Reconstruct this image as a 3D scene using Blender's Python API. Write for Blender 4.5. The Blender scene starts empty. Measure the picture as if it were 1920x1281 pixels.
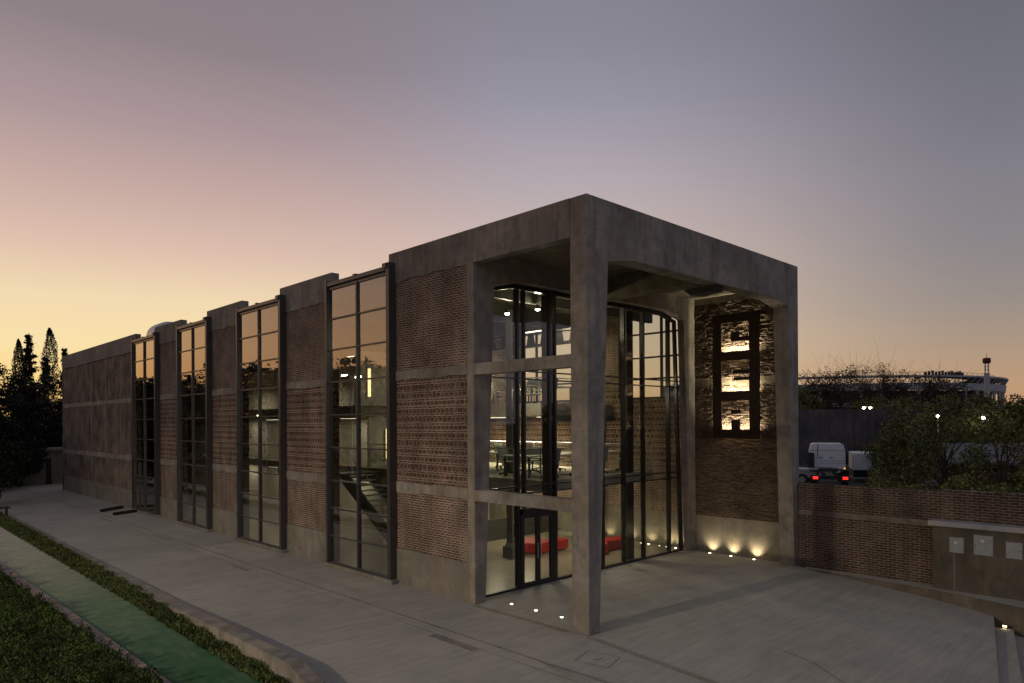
import bpy, math, random
import numpy as np
from mathutils import Matrix, Vector
random.seed(7); RNG = np.random.default_rng(7)
S = bpy.context.scene; COL = S.collection
R = math.radians

def lin(r, g, b):
    f = lambda c: (c/255/12.92) if c/255 <= .04045 else ((c/255+.055)/1.055)**2.4
    return (f(r), f(g), f(b), 1)

# ------------------------------------------------------------------ camera
cam = bpy.data.objects.new('camera', bpy.data.cameras.new('camera')); COL.objects.link(cam)
cam.data.sensor_width = 36; cam.data.lens = 1306.54/1920*36
cam.data.shift_y = (792.257-640.5)/1920; cam.data.clip_end = 3000; cam.data.clip_start = .1
_a, _r = 0.802037, 0.00626054
_F = Vector((math.cos(_a), math.sin(_a), 0)); _R = Vector((math.sin(_a), -math.cos(_a), 0)); _U = Vector((0, 0, 1))
_x = _R*math.cos(_r) - _U*math.sin(_r); _y = _U*math.cos(_r) + _R*math.sin(_r)
m = Matrix((_x, _y, -_F)).transposed().to_4x4(); m.translation = Vector((-12.8196, -10.6607, 5.1))
cam.matrix_world = m; S.camera = cam
S.view_settings.view_transform = 'Standard'; S.view_settings.look = 'None'
S.view_settings.exposure = 0.08; S.view_settings.gamma = 1
try:
    S.cycles.use_denoising = True; S.cycles.max_bounces = 8; S.cycles.transparent_max_bounces = 24
    S.cycles.sample_clamp_indirect = 3; S.cycles.use_light_tree = True; S.cycles.caustics_reflective = False; S.cycles.caustics_refractive = False
except Exception: pass

# ------------------------------------------------------------------ dusk sky
W = bpy.data.worlds.new('World'); S.world = W; W.use_nodes = True
nt = W.node_tree; nt.nodes.clear(); N = nt.nodes.new; L = nt.links.new
tc = N('ShaderNodeTexCoord'); sep = N('ShaderNodeSeparateXYZ'); L(tc.outputs['Generated'], sep.inputs[0])
def wm(op, a, b=None, c=None):
    n = N('ShaderNodeMath'); n.operation = op
    for i, v in enumerate((a, b, c)):
        if v is None: continue
        if isinstance(v, (int, float)): n.inputs[i].default_value = v
        else: L(v, n.inputs[i])
    return n.outputs[0]
elev = wm('DIVIDE', wm('ARCSINE', sep.outputs[2]), math.pi/2)
hyp = wm('MAXIMUM', wm('SQRT', wm('ADD', wm('MULTIPLY', sep.outputs[0], sep.outputs[0]), wm('MULTIPLY', sep.outputs[1], sep.outputs[1]))), 1e-4)
SA = R(80)                                                   # the sun went down here
dotp = wm('DIVIDE', wm('ADD', wm('MULTIPLY', sep.outputs[0], math.cos(SA)), wm('MULTIPLY', sep.outputs[1], math.sin(SA))), hyp)
tt = wm('MULTIPLY_ADD', dotp, .5, .5)
def ramp(st):
    n = N('ShaderNodeValToRGB'); cr = n.color_ramp; cr.interpolation = 'LINEAR'
    while len(cr.elements) < len(st): cr.elements.new(.5)
    for e, (p, c) in zip(cr.elements, st): e.position = p; e.color = lin(*c)
    L(elev, n.inputs[0]); return n.outputs[0]
dg = lambda d: d/90
rA = ramp([(0, (226, 166, 96)), (dg(3), (246, 208, 132)), (dg(5.5), (243, 219, 164)), (dg(9), (236, 212, 173)), (dg(13), (214, 185, 169)), (dg(17), (193, 166, 159)), (dg(21), (168, 147, 149)), (dg(26.5), (138, 126, 131)), (dg(45), (112, 107, 117)), (1, (96, 97, 106))])
rM = ramp([(0, (205, 150, 100)), (dg(3), (222, 184, 142)), (dg(6), (222, 194, 162)), (dg(10), (212, 188, 168)), (dg(14.7), (197, 178, 173)), (dg(18.7), (177, 166, 171)), (dg(21), (167, 158, 167)), (dg(24.4), (150, 147, 161)), (dg(28), (138, 135, 149)), (dg(31), (130, 129, 141)), (dg(50), (112, 112, 123)), (1, (96, 97, 106))])
rB = ramp([(0, (186, 140, 100)), (dg(2), (184, 148, 114)), (dg(4.5), (171, 147, 124)), (dg(8), (150, 139, 133)), (dg(12), (136, 131, 134)), (dg(17), (124, 122, 131)), (dg(22), (113, 113, 123)), (dg(27), (104, 104, 113)), (dg(45), (98, 100, 110)), (1, (93, 95, 103))])
rC = ramp([(0, (158,150,162)), (dg(4), (166,160,174)), (dg(10), (160,160,180)), (dg(17), (148,152,174)), (dg(30), (126,131,150)), (dg(60), (98,103,116)), (1, (96,100,112))])
def wmix(f, a, b):
    n = N('ShaderNodeMix'); n.data_type = 'RGBA'; L(f, n.inputs[0]); L(a, n.inputs[6]); L(b, n.inputs[7]); return n.outputs[2]
def mr(v, a, b):
    n = N('ShaderNodeMapRange'); n.clamp = True; n.interpolation_type = 'SMOOTHSTEP'; L(v, n.inputs[0]); n.inputs[1].default_value = a; n.inputs[2].default_value = b; return n.outputs[0]
cCB = wmix(mr(tt, 0, .67), rC, rB); cM = wmix(mr(tt, .67, .90), cCB, rM); cAll = wmix(mr(tt, .90, .995), cM, rA)
# the afterglow is redder north of the sunset point
crs = wm('DIVIDE', wm('SUBTRACT', wm('MULTIPLY', sep.outputs[1], math.cos(SA)), wm('MULTIPLY', sep.outputs[0], math.sin(SA))), hyp)
gf = wm('MULTIPLY', mr(crs, .06, .42), mr(elev, dg(19), dg(4)))
gm_ = N('ShaderNodeMix'); gm_.data_type = 'RGBA'; gm_.blend_type = 'MULTIPLY'; L(gf, gm_.inputs[0]); L(cAll, gm_.inputs[6]); gm_.inputs[7].default_value = (1.3, .98, .72, 1); cAll = gm_.outputs[2]
# faint high haze streaks
hz = N('ShaderNodeTexNoise'); hz.inputs['Scale'].default_value = 1.0; hz.inputs['Detail'].default_value = 4
vm = N('ShaderNodeVectorMath'); vm.operation = 'MULTIPLY'; L(tc.outputs['Generated'], vm.inputs[0]); vm.inputs[1].default_value = (1.6, 1.6, 9.); L(vm.outputs[0], hz.inputs['Vector'])
hs = wm('MULTIPLY_ADD', hz.outputs[0], .10, .95); vs = N('ShaderNodeVectorMath'); vs.operation = 'SCALE'; L(cAll, vs.inputs[0]); L(hs, vs.inputs['Scale']); cAll = vs.outputs[0]
below = N('ShaderNodeMix'); below.data_type = 'RGBA'; L(mr(sep.outputs[2], -.02, 0.0), below.inputs[0]); below.inputs[6].default_value = (.03, .028, .026, 1); L(cAll, below.inputs[7])
bg = N('ShaderNodeBackground'); L(below.outputs[2], bg.inputs[0]); bg.inputs[1].default_value = 1.0
wo = N('ShaderNodeOutputWorld'); L(bg.outputs[0], wo.inputs[0])

# ------------------------------------------------------------------ materials
class MT:
    """small node-building helper"""
    def __init__(s, name, rough=.8, spec=.4):
        s.m = bpy.data.materials.new(name); s.m.use_nodes = True; s.t = s.m.node_tree
        s.b = s.t.nodes['Principled BSDF']; s.b.inputs['Roughness'].default_value = rough
        s.b.inputs['Specular IOR Level'].default_value = spec
    def n(s, typ, **k):
        o = s.t.nodes.new('ShaderNode'+typ)
        for a, v in k.items(): setattr(o, a, v)
        return o
    def l(s, a, b): s.t.links.new(a, b)
    def pos(s): return s.n('NewGeometry').outputs['Position']
    def xyz(s, v):
        o = s.n('SeparateXYZ'); s.l(v, o.inputs[0]); return o.outputs
    def comb(s, *a):
        o = s.n('CombineXYZ')
        for i, v in enumerate(a):
            if isinstance(v, (int, float)): o.inputs[i].default_value = v
            else: s.l(v, o.inputs[i])
        return o.outputs[0]
    def math(s, op, *a):
        o = s.n('Math', operation=op)
        for i, v in enumerate(a):
            if isinstance(v, (int, float)): o.inputs[i].default_value = v
            else: s.l(v, o.inputs[i])
        return o.outputs[0]
    def vmul(s, v, sc):
        o = s.n('VectorMath', operation='MULTIPLY'); s.l(v, o.inputs[0]); o.inputs[1].default_value = sc; return o.outputs[0]
    def vadd(s, a, b):
        o = s.n('VectorMath', operation='ADD'); s.l(a, o.inputs[0]); s.l(b, o.inputs[1]); return o.outputs[0]
    def noise(s, v, scale, detail=4, rough=.55):
        o = s.n('TexNoise'); s.l(v, o.inputs['Vector']); o.inputs['Scale'].default_value = scale
        o.inputs['Detail'].default_value = detail; o.inputs['Roughness'].default_value = rough; return o.outputs
    def ramp(s, f, st):
        o = s.n('ValToRGB'); cr = o.color_ramp
        while len(cr.elements) < len(st): cr.elements.new(.5)
        for e, (p, c) in zip(cr.elements, st):
            e.position = p; e.color = (c, c, c, 1) if isinstance(c, (int, float)) else (*c, 1)
        s.l(f, o.inputs[0]); return o.outputs[0]
    def mix(s, f, a, b, mode='MIX'):
        o = s.n('Mix', data_type='RGBA', blend_type=mode)
        for i, v in ((0, f), (6, a), (7, b)):
            if isinstance(v, (int, float)): o.inputs[i].default_value = v
            elif isinstance(v, tuple): o.inputs[i].default_value = (*v, 1)
            else: s.l(v, o.inputs[i])
        return o.outputs[2]
    def col(s, v):
        if isinstance(v, tuple): s.b.inputs['Base Color'].default_value = (*v, 1)
        else: s.l(v, s.b.inputs['Base Color'])
        return s
    def bump(s, h, st=.5, d=.02):
        o = s.n('Bump'); o.inputs['Strength'].default_value = st; o.inputs['Distance'].default_value = d
        s.l(h, o.inputs['Height']); s.l(o.outputs[0], s.b.inputs['Normal']); return s

def concrete(name, c, streak=.5, var=.35, rough=.85, fine=1.0):
    t = MT(name, rough); p = t.pos()
    big = t.noise(p, .45, 5, .6)[0]; med = t.noise(p, 2.6, 5, .6)[0]; fn = t.noise(p, 28, 3)[0]
    st = t.noise(t.vadd(t.vmul(p, (2.6, 2.6, .22)), t.vmul(t.noise(p, .9, 3)[1], (.9, .9, .3))), 1, 6, .62)[0]; pt = t.noise(t.vmul(p, (1, 1, .6)), 1.15, 7, .72)[0]
    v = t.ramp(big, [(.3, 1-var), (.7, 1+var*.5)]); v2 = t.ramp(med, [(.3, 1-var*.6), (.72, 1+var*.4)])
    v3 = t.ramp(st, [(.32, 1-streak*.6), (.5, 1.), (.75, 1+streak*.25)]); v4 = t.ramp(fn, [(.3, .93), (.7, 1.05)])
    k = t.mix(1., t.mix(1., v, v2, 'MULTIPLY'), t.mix(1., v3, v4, 'MULTIPLY'), 'MULTIPLY')
    k = t.mix(1., k, t.ramp(pt, [(.36, 1-var*.75), (.44, .97), (.58, 1.), (.64, 1+var*.45)]), 'MULTIPLY')
    zz_ = t.xyz(p)[2]; drip = t.noise(t.vmul(p, (7., 7., .12)), 1, 4, .6)[0]
    dm_ = t.math('MULTIPLY', t.ramp(drip, [(.52, 0), (.66, 1)]), t.ramp(t.math('DIVIDE', zz_, 10.6), [(.8, 0), (.985, 1)]))
    k = t.mix(t.math('MULTIPLY', dm_, streak), k, (.42, .42, .42)); pits = t.noise(p, 19, 2, .4)[0]
    k = t.mix(t.ramp(pits, [(.70, 0), (.73, .5)]), k, (.5, .5, .5))
    jl = t.math('LESS_THAN', t.math('FRACT', t.math('DIVIDE', t.math('ADD', zz_, t.math('MULTIPLY', med, .03)), 1.22)), .016)
    k = t.mix(t.math('MULTIPLY', jl, .28 if streak > .4 else 0.), k, (.4, .4, .4))
    hue = t.mix(t.ramp(t.noise(p, 1.1, 3)[0], [(.35, 0), (.65, 1)]), c, (c[0]*1.08, c[1]*.98, c[2]*.88))
    t.col(t.mix(1., hue, k, 'MULTIPLY')); t.bump(t.math('ADD', t.math('MULTIPLY', med, .6), t.math('MULTIPLY', fn, .4)), .5, .02*fine)
    return t.m

def brick(name, c1, c2, mort, bw=.25, rh=.068, ms=.011, banded=None, dirt=.5, dist=.018, bstr=.9):
    t = MT(name, .92, .2); p = t.pos(); x, y, z = t.xyz(p)
    h = t.math('ADD', x, y)
    uv = t.comb(h, z, 0.)
    nz = t.noise(p, 5, 3)[1]; sub = t.n('VectorMath', operation='SUBTRACT'); t.l(nz, sub.inputs[0]); sub.inputs[1].default_value = (.5, .5, .5)
    nz2 = t.noise(p, 34, 2)[1]; sub2 = t.n('VectorMath', operation='SUBTRACT'); t.l(nz2, sub2.inputs[0]); sub2.inputs[1].default_value = (.5, .5, .5)
    uvd = t.vadd(t.vadd(uv, t.vmul(sub.outputs[0], (dist*2.4,)*3)), t.vmul(sub2.outputs[0], (dist*1.3,)*3))
    def bt(bw, rh, ms, off=.5):
        o = t.n('TexBrick'); o.offset = off; t.l(uvd, o.inputs['Vector'])
        o.inputs['Color1'].default_value = (0, 0, 0, 1); o.inputs['Color2'].default_value = (1, 1, 1, 1); o.inputs['Mortar'].default_value = (.5,)*3+(1,)
        o.inputs['Scale'].default_value = 1; o.inputs['Mortar Size'].default_value = ms; o.inputs['Mortar Smooth'].default_value = .35
        o.inputs['Bias'].default_value = 0; o.inputs['Brick Width'].default_value = bw; o.inputs['Row Height'].default_value = rh
        return o
    a = bt(bw, rh, ms)
    def colr(o): return t.mix(o.outputs['Fac'], t.mix(o.outputs['Color'], c1, c2), mort)
    C = colr(a); FAC = a.outputs['Fac']
    if banded:
        z0, z1, mod, big = banded
        fr = t.math('FRACT', t.math('DIVIDE', z, mod))
        b = bt(.2, mod, ms*.8)
        inb = t.math('MULTIPLY', t.math('MULTIPLY', t.math('GREATER_THAN', z, z0), t.math('LESS_THAN', z, z1)), t.math('LESS_THAN', fr, big))
        C = t.mix(inb, C, colr(b)); f2 = t.n('Mix'); t.l(inb, f2.inputs[0]); t.l(FAC, f2.inputs[2]); t.l(b.outputs['Fac'], f2.inputs[3]); FAC = f2.outputs[0]
    d = t.noise(p, .8, 5, .65)[0]; s2 = t.noise(t.vmul(p, (3, 3, .35)), 1, 4)[0]; f = t.noise(p, 45, 3)[0]
    k = t.mix(1., t.ramp(d, [(.3, 1-dirt), (.7, 1.15)]), t.mix(1., t.ramp(s2, [(.3, .75), (.65, 1.1)]), t.ramp(f, [(.25, .7), (.75, 1.25)]), 'MULTIPLY'), 'MULTIPLY')
    wash = t.ramp(t.noise(p, 1.7, 5, .7)[0], [(.56, 0), (.7, .6)])
    C = t.mix(wash, C, tuple(.55*q+.02 for q in mort))
    C = t.mix(t.ramp(t.noise(t.vmul(p, (1.3, 1.3, .16)), 1, 5, .75)[0], [(.56, 0), (.63, .55), (.68, 0.05)]), C, tuple(.8*q for q in mort))
    t.col(t.mix(1., C, k, 'MULTIPLY'))
    hgt = t.math('ADD', t.math('MULTIPLY', t.math('SUBTRACT', 1., FAC), .8), t.math('MULTIPLY', f, .5))
    t.bump(hgt, bstr, .02); return t.m

def plain(name, c, rough=.6, metal=0, spec=.4, var=.12, scale=6):
    t = MT(name, rough, spec); t.b.inputs['Metallic'].default_value = metal
    n = t.noise(t.pos(), scale, 4)[0]
    t.col(t.mix(t.ramp(n, [(.3, 0), (.7, 1)]), tuple(max(0, q*(1-var)) for q in c), tuple(q*(1+var) for q in c)))
    return t.m

def emit(name, c, s):
    m = bpy.data.materials.new(name); m.use_nodes = True; t = m.node_tree; t.nodes.clear()
    e = t.nodes.new('ShaderNodeEmission'); e.inputs[0].default_value = (*c, 1); e.inputs[1].default_value = s
    o = t.nodes.new('ShaderNodeOutputMaterial'); t.links.new(e.outputs[0], o.inputs[0]); return m

def glass(name, f0=.09, pw=4., tint=(.8, .84, .8), rough=.0):
    m = bpy.data.materials.new(name); m.use_nodes = True; t = m.node_tree; t.nodes.clear(); n = t.nodes.new; l = t.links.new
    g = n('ShaderNodeNewGeometry'); d = n('ShaderNodeVectorMath'); d.operation = 'DOT_PRODUCT'; l(g.outputs['Normal'], d.inputs[0]); l(g.outputs['Incoming'], d.inputs[1])
    def M(op, a, b=None):
        o = n('ShaderNodeMath'); o.operation = op
        for i, v in ((0, a), (1, b)):
            if v is None: continue
            if isinstance(v, (int, float)): o.inputs[i].default_value = v
            else: l(v, o.inputs[i])
        return o.outputs[0]
    fac = M('ADD', f0, M('MULTIPLY', 1-f0, M('POWER', M('SUBTRACT', 1., M('MINIMUM', M('ABSOLUTE', d.outputs['Value']), 1.)), pw)))
    gl = n('ShaderNodeBsdfGlossy'); gl.inputs['Roughness'].default_value = rough; gl.inputs[0].default_value = (.95, .95, .95, 1)
    nz = n('ShaderNodeTexNoise'); nz.inputs['Scale'].default_value = .8; l(g.outputs['Position'], nz.inputs['Vector'])
    bp = n('ShaderNodeBump'); bp.inputs['Strength'].default_value = .25; bp.inputs['Distance'].default_value = .012; l(nz.outputs[0], bp.inputs['Height']); l(bp.outputs[0], gl.inputs['Normal'])
    tr = n('ShaderNodeBsdfTransparent'); tr.inputs[0].default_value = (*tint, 1)
    mx = n('ShaderNodeMixShader'); l(fac, mx.inputs[0]); l(tr.outputs[0], mx.inputs[1]); l(gl.outputs[0], mx.inputs[2])
    o = n('ShaderNodeOutputMaterial'); l(mx.outputs[0], o.inputs[0]); return m

def foliage(name, dark, light, rough=.6):
    t = MT(name, rough, .25); g = t.n('NewGeometry'); c = t.ramp(g.outputs['Random Per Island'], [(0, dark), (.6, tuple((a+b)/2 for a, b in zip(dark, light))), (1, light)])
    cl = t.ramp(t.noise(g.outputs['Position'], 1.3, 3)[0], [(.35, .55), (.65, 1.25)])
    t.col(t.mix(1., c, cl, 'MULTIPLY')); t.b.inputs['Transmission Weight'].default_value = 0
    return t.m

M = {}
M['conc'] = concrete('aged_concrete', (.285, .262, .225), .5, .42)
M['band_far'] = concrete('far_band_mortar', (.20, .17, .14), .3, .45)
M['strip_m'] = concrete('mortar_strip', (.44, .39, .33), .2, .4)
M['band_mid'] = concrete('far_bay_band', (.37, .32, .255), .3, .5)
M['conc_in'] = concrete('interior_concrete', (.36, .34, .28), .15, .2)
M['ceil'] = concrete('dark_ceiling_concrete', (.17, .15, .11), .2, .5)  # darker, blotchier base for the ceiling slab and rib
M['frame'] = plain('grey_window_frame_paint', (.062, .056, .053), .36, .2, .6)
M['coping'] = concrete('pale_coping', (.36, .36, .38), .1, .25)
M['plaster'] = concrete('smooth_plaster', (.235, .22, .18), .3, .3)
M['brick'] = brick('old_brick', (.10, .056, .038), (.20, .105, .072), (.42, .34, .265), bw=.235, rh=.074, ms=.019, banded=(3.25, 6.45, .245, .47))
M['brick_far'] = brick('rendered_brick', (.155, .10, .07), (.27, .18, .13), (.44, .36, .27), ms=.014, dirt=.7)
M['brick_wall'] = brick('boundary_brick', (.062, .036, .028), (.125, .064, .048), (.24, .20, .155), bw=.26, rh=.082, ms=.017, dirt=.45)  # base colour lowered to stand in for lamp light missing on this wall
M['steel'] = plain('black_steel', (.032, .029, .027), .28, .3, .6)
M['steel_in'] = plain('dark_grey_steel', (.10, .10, .095), .5)
M['corten'] = plain('dark_rusted_steel', (.035, .022, .016), .8, 0, .15)
M['glass'] = glass('window_glass', .20, 3.4, (.55, .545, .5))
M['glass_front'] = glass('entrance_glass', .07, 4., (.86, .88, .84))
M['railglass'] = glass('railing_glass', .05, 4., (.86, .9, .86))
M['white'] = plain('white_paint', (.62, .6, .54), .6)
M['desk'] = plain('pale_desk_top', (.6, .58, .48), .5)
M['chair'] = plain('grey_mesh_fabric', (.27, .28, .24), .8)
M['red'] = plain('red_vinyl', (.42, .025, .02), .45)
M['cab'] = plain('dark_grey_panel', (.07, .068, .062), .5)
M['galv'] = plain('galvanised_sheet', (.45, .46, .48), .35, .7)
M['meter'] = plain('grey_meter_box', (.27, .285, .29), .5)
M['rubber'] = plain('black_rubber', (.02, .02, .02), .7)
M['truckwhite'] = plain('white_cab_paint', (.7, .72, .76), .3, 0, .5)
M['silver'] = plain('silver_car_paint', (.4, .38, .35), .3, .4)
M['carglass'] = plain('dark_car_glass', (.02, .02, .022), .1)
M['roofsheet'] = plain('grey_sheet_roof', (.14, .14, .16), .7)
M['maroon'] = plain('dark_maroon_paint', (.07, .012, .01), .6)
M['darkwall'] = concrete('dark_warehouse_wall', (.085, .08, .085), .7, .4)
M['stad'] = plain('white_stadium_steel', (.32, .34, .37), .6)
M['stad_dark'] = plain('stadium_interior', (.05, .05, .06), .9)
M['bark'] = plain('bark', (.07, .055, .045), .9, var=.4)
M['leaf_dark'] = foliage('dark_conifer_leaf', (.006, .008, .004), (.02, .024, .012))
M['leaf'] = foliage('green_leaf', (.03, .04, .012), (.21, .22, .06))
M['leaf_bare'] = foliage('dry_brown_leaf', (.025, .02, .014), (.06, .048, .03))
M['hedge'] = foliage('hedge_leaf', (.012, .026, .004), (.12, .17, .028))
M['grass'] = foliage('grass_blade', (.04, .05, .014), (.14, .17, .04))
M['warm'] = emit('warm_lamp', (1, .82, .52), 16)
M['led'] = emit('warm_led_strip', (1, .80, .46), 9)
M['cool'] = emit('white_lamp', (1, .93, .72), 40)
M['panel'] = emit('ceiling_lamp_diffuser', (1, .92, .66), 5)
M['tail'] = emit('red_tail_light', (1, .025, .015), 4)
M['amber'] = emit('amber_marker_light', (1, .5, .02), 1.5)
M['street'] = emit('street_lamp_lens', (1, .85, .55), 60)

# pavement: brushed concrete with faint drag marks
t = MT('brushed_pavement', .75, .35); p = t.pos()
st = t.noise(t.vmul(p, (.5, 6.5, 1)), 1, 4, .5)[0]; st2 = t.noise(t.vadd(t.vmul(p, (.9, 26., 1)), t.vmul(t.noise(p, .35, 2)[1], (0, 9, 0))), 1, 3)[0]; bg_ = t.noise(p, .22, 4)[0]; md = t.noise(p, 1.3, 6, .65)[0]; fn = t.noise(p, 40, 2)[0]
k = t.mix(1., t.ramp(st, [(.3, .9), (.7, 1.07)]), t.mix(1., t.ramp(bg_, [(.3, .86), (.7, 1.1)]), t.mix(1., t.ramp(md, [(.25, .84), (.5, 1), (.75, 1.06)]), t.mix(1., t.ramp(st2, [(.3, .89), (.7, 1.07)]), t.ramp(fn, [(.3, .93), (.7, 1.05)]), 'MULTIPLY'), 'MULTIPLY'), 'MULTIPLY'), 'MULTIPLY')
t.col(t.mix(1., (.405, .375, .32), k, 'MULTIPLY')); t.bump(t.math('ADD', st2, t.math('MULTIPLY', fn, .5)), .35, .008); M['pave'] = t.m
# polished floor inside
t = MT('polished_floor', .28, .5); p = t.pos(); a = t.noise(p, .7, 5, .6)[0]; b = t.noise(t.vmul(p, (1, 3, 1)), 1.5, 4)[0]
t.col(t.mix(1., t.mix(t.ramp(a, [(.35, 0), (.65, 1)]), (.34, .30, .22), (.25, .22, .165)), t.ramp(b, [(.3, .8), (.7, 1.1)]), 'MULTIPLY')); M['floor'] = t.m
# green painted cycle path, paler away from the near end
t = MT('green_path_paint', .85, .2); p = t.pos(); x, y, z = t.xyz(p)
paleness = t.math('ADD', t.math('MULTIPLY', t.noise(p, .7, 5, .6)[0], 9.), y)
c = t.ramp(t.math('DIVIDE', paleness, 40.), [(.19, (.034, .112, .040)), (.30, (.085, .165, .085)), (.45, (.20, .26, .15)), (.62, (.40, .40, .28)), (.85, (.58, .53, .40))])
c = t.mix(t.ramp(t.noise(t.vmul(p, (4, .8, 1)), 1.2, 6, .7)[0], [(.5, 0), (.74, .4)]), c, (.24, .27, .18))
t.col(t.mix(1., c, t.ramp(t.noise(p, 3, 5)[0], [(.3, .8), (.7, 1.1)]), 'MULTIPLY')); M['green'] = t.m
M['kerb'] = concrete('pink_grey_kerb', (.34, .27, .25), .0, .35)
t = MT('soil', .95, .1); p = t.pos(); t.col(t.mix(t.ramp(t.noise(p, 2, 6, .7)[0], [(.35, 0), (.65, 1)]), (.035, .03, .016), (.055, .06, .02))); t.bump(t.noise(p, 12, 4)[0], .8, .05); M['soil'] = t.m
M['asphalt'] = concrete('asphalt', (.055, .053, .052), 0, .3)

# ------------------------------------------------------------------ mesh helpers
class MB:
    def __init__(s): s.v = []; s.f = []; s.sm = False
    def quad(s, *p):
        i = len(s.v); s.v += [tuple(q) for q in p]; s.f.append(tuple(range(i, i+len(p)))); return s
    def box(s, x0, y0, z0, x1, y1, z1, b=0):
        x0, x1 = sorted((x0, x1)); y0, y1 = sorted((y0, y1)); z0, z1 = sorted((z0, z1))
        i = len(s.v); s.v += [(x0,y0,z0),(x1,y0,z0),(x1,y1,z0),(x0,y1,z0),(x0,y0,z1),(x1,y0,z1),(x1,y1,z1),(x0,y1,z1)]
        s.f += [tuple(i+k for k in q) for q in ((0,3,2,1),(4,5,6,7),(0,1,5,4),(1,2,6,5),(2,3,7,6),(3,0,4,7))]; return s
    def prism(s, poly, ax, a, b):
        """poly of 2-D points in the plane across axis ax, extruded from a to b"""
        def P(u, v, w): return {0: (w, u, v), 1: (u, w, v), 2: (u, v, w)}[ax]
        i = len(s.v); n = len(poly)
        s.v += [P(u, v, a) for u, v in poly]+[P(u, v, b) for u, v in poly]
        s.f += [tuple(i+k for k in range(n)), tuple(i+n+k for k in reversed(range(n)))]
        s.f += [(i+k, i+n+k, i+n+(k+1) % n, i+(k+1) % n) for k in range(n)]; return s
    def tube(s, pts, rad, n=8, caps=True):
        pts = [Vector(p) for p in pts]; rad = rad if isinstance(rad, (list, tuple)) else [rad]*len(pts)
        i0 = len(s.v); u = None
        for k, p in enumerate(pts):
            d = ((pts[min(k+1, len(pts)-1)]-pts[max(k-1, 0)])).normalized()
            if u is None or abs(u.dot(d)) > .95: u = Vector((1, 0, 0)) if abs(d.x) < .9 else Vector((0, 1, 0))
            u = (u-d*u.dot(d)).normalized(); w = d.cross(u)
            for j in range(n):
                a = 2*math.pi*j/n; q = p+(u*math.cos(a)+w*math.sin(a))*rad[k]; s.v.append(tuple(q))
        for k in range(len(pts)-1):
            for j in range(n):
                a = i0+k*n+j; b = i0+k*n+(j+1) % n; s.f.append((a, b, b+n, a+n))
        if caps:
            s.f.append(tuple(i0+j for j in reversed(range(n)))); s.f.append(tuple(i0+(len(pts)-1)*n+j for j in range(n)))
        return s
    def build(s, name, mat, parent=None, smooth=False, bevel=0):
        me = bpy.data.meshes.new(name); me.from_pydata(s.v, [], s.f)
        import bmesh
        bm = bmesh.new(); bm.from_mesh(me); bmesh.ops.recalc_face_normals(bm, faces=bm.faces); bm.to_mesh(me); bm.free()
        me.materials.append(M[mat] if isinstance(mat, str) else mat)
        if smooth: me.polygons.foreach_set('use_smooth', [True]*len(me.polygons))
        o = bpy.data.objects.new(name, me); COL.objects.link(o)
        if bevel:
            b = o.modifiers.new('edge', 'BEVEL'); b.width = bevel; b.segments = 2; b.limit_method = 'ANGLE'
        if parent is not None:
            o.parent = parent; base = Vector(parent.location)
            q = parent.parent
            while q is not None: base += Vector(q.location); q = q.parent
            if parent.type == 'MESH' or True: o.location = -base
        return o

def tag(o, label=None, cat=None, group=None, kind=None):
    if label: o['label'] = label
    if cat: o['category'] = cat
    if group: o['group'] = group
    if kind: o['kind'] = kind
    return o
def thing(name, label, cat, loc=(0, 0, 0), group=None, rz=0):
    o = bpy.data.objects.new(name, None); COL.objects.link(o); o.location = loc; o.rotation_euler = (0, 0, rz)
    o.empty_display_size = .3
    return tag(o, label, cat, group)
def copy_tree(o, parent=None):
    c = o.copy(); COL.objects.link(c); c.parent = parent
    for ch in o.children: copy_tree(ch, c)
    return c
def local(mb, name, mat, parent, smooth=False, bevel=0):
    """parts whose vertices are given relative to their thing"""
    o = mb.build(name, mat, None, smooth, bevel); o.parent = parent; return o
def lamp(name, kind, parent, loc, energy, color=(1, .82, .55), size=.05, rot=None, spot=None, blend=.6):
    d = bpy.data.lights.new(name, kind); d.energy = energy; d.color = color
    if kind == 'AREA': d.shape = 'DISK' if isinstance(size, (int, float)) else 'RECTANGLE'; d.size = size if isinstance(size, (int, float)) else size[0]
    if kind == 'AREA' and not isinstance(size, (int, float)): d.size_y = size[1]
    if kind in ('POINT', 'SPOT'): d.shadow_soft_size = size
    if kind == 'SPOT': d.spot_size = R(spot); d.spot_blend = blend
    o = bpy.data.objects.new(name, d); COL.objects.link(o); o.parent = parent; o.location = loc
    if rot: o.rotation_euler = rot
    return o
def np_mesh(name, V, F, mat, parent=None, attr=None):
    me = bpy.data.meshes.new(name); k = F.shape[1]
    me.vertices.add(len(V)); me.vertices.foreach_set('co', V.astype(np.float32).ravel())
    me.loops.add(F.size); me.loops.foreach_set('vertex_index', F.astype(np.int32).ravel())
    me.polygons.add(len(F)); me.polygons.foreach_set('loop_start', np.arange(0, F.size, k, dtype=np.int32))
    if attr is not None:
        a = me.attributes.new('tone', 'FLOAT', 'POINT'); a.data.foreach_set('value', attr.astype(np.float32))
    me.update(calc_edges=True); me.materials.append(M[mat] if isinstance(mat, str) else mat)
    o = bpy.data.objects.new(name, me); COL.objects.link(o)
    if parent is not None: o.parent = parent
    return o
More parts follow.
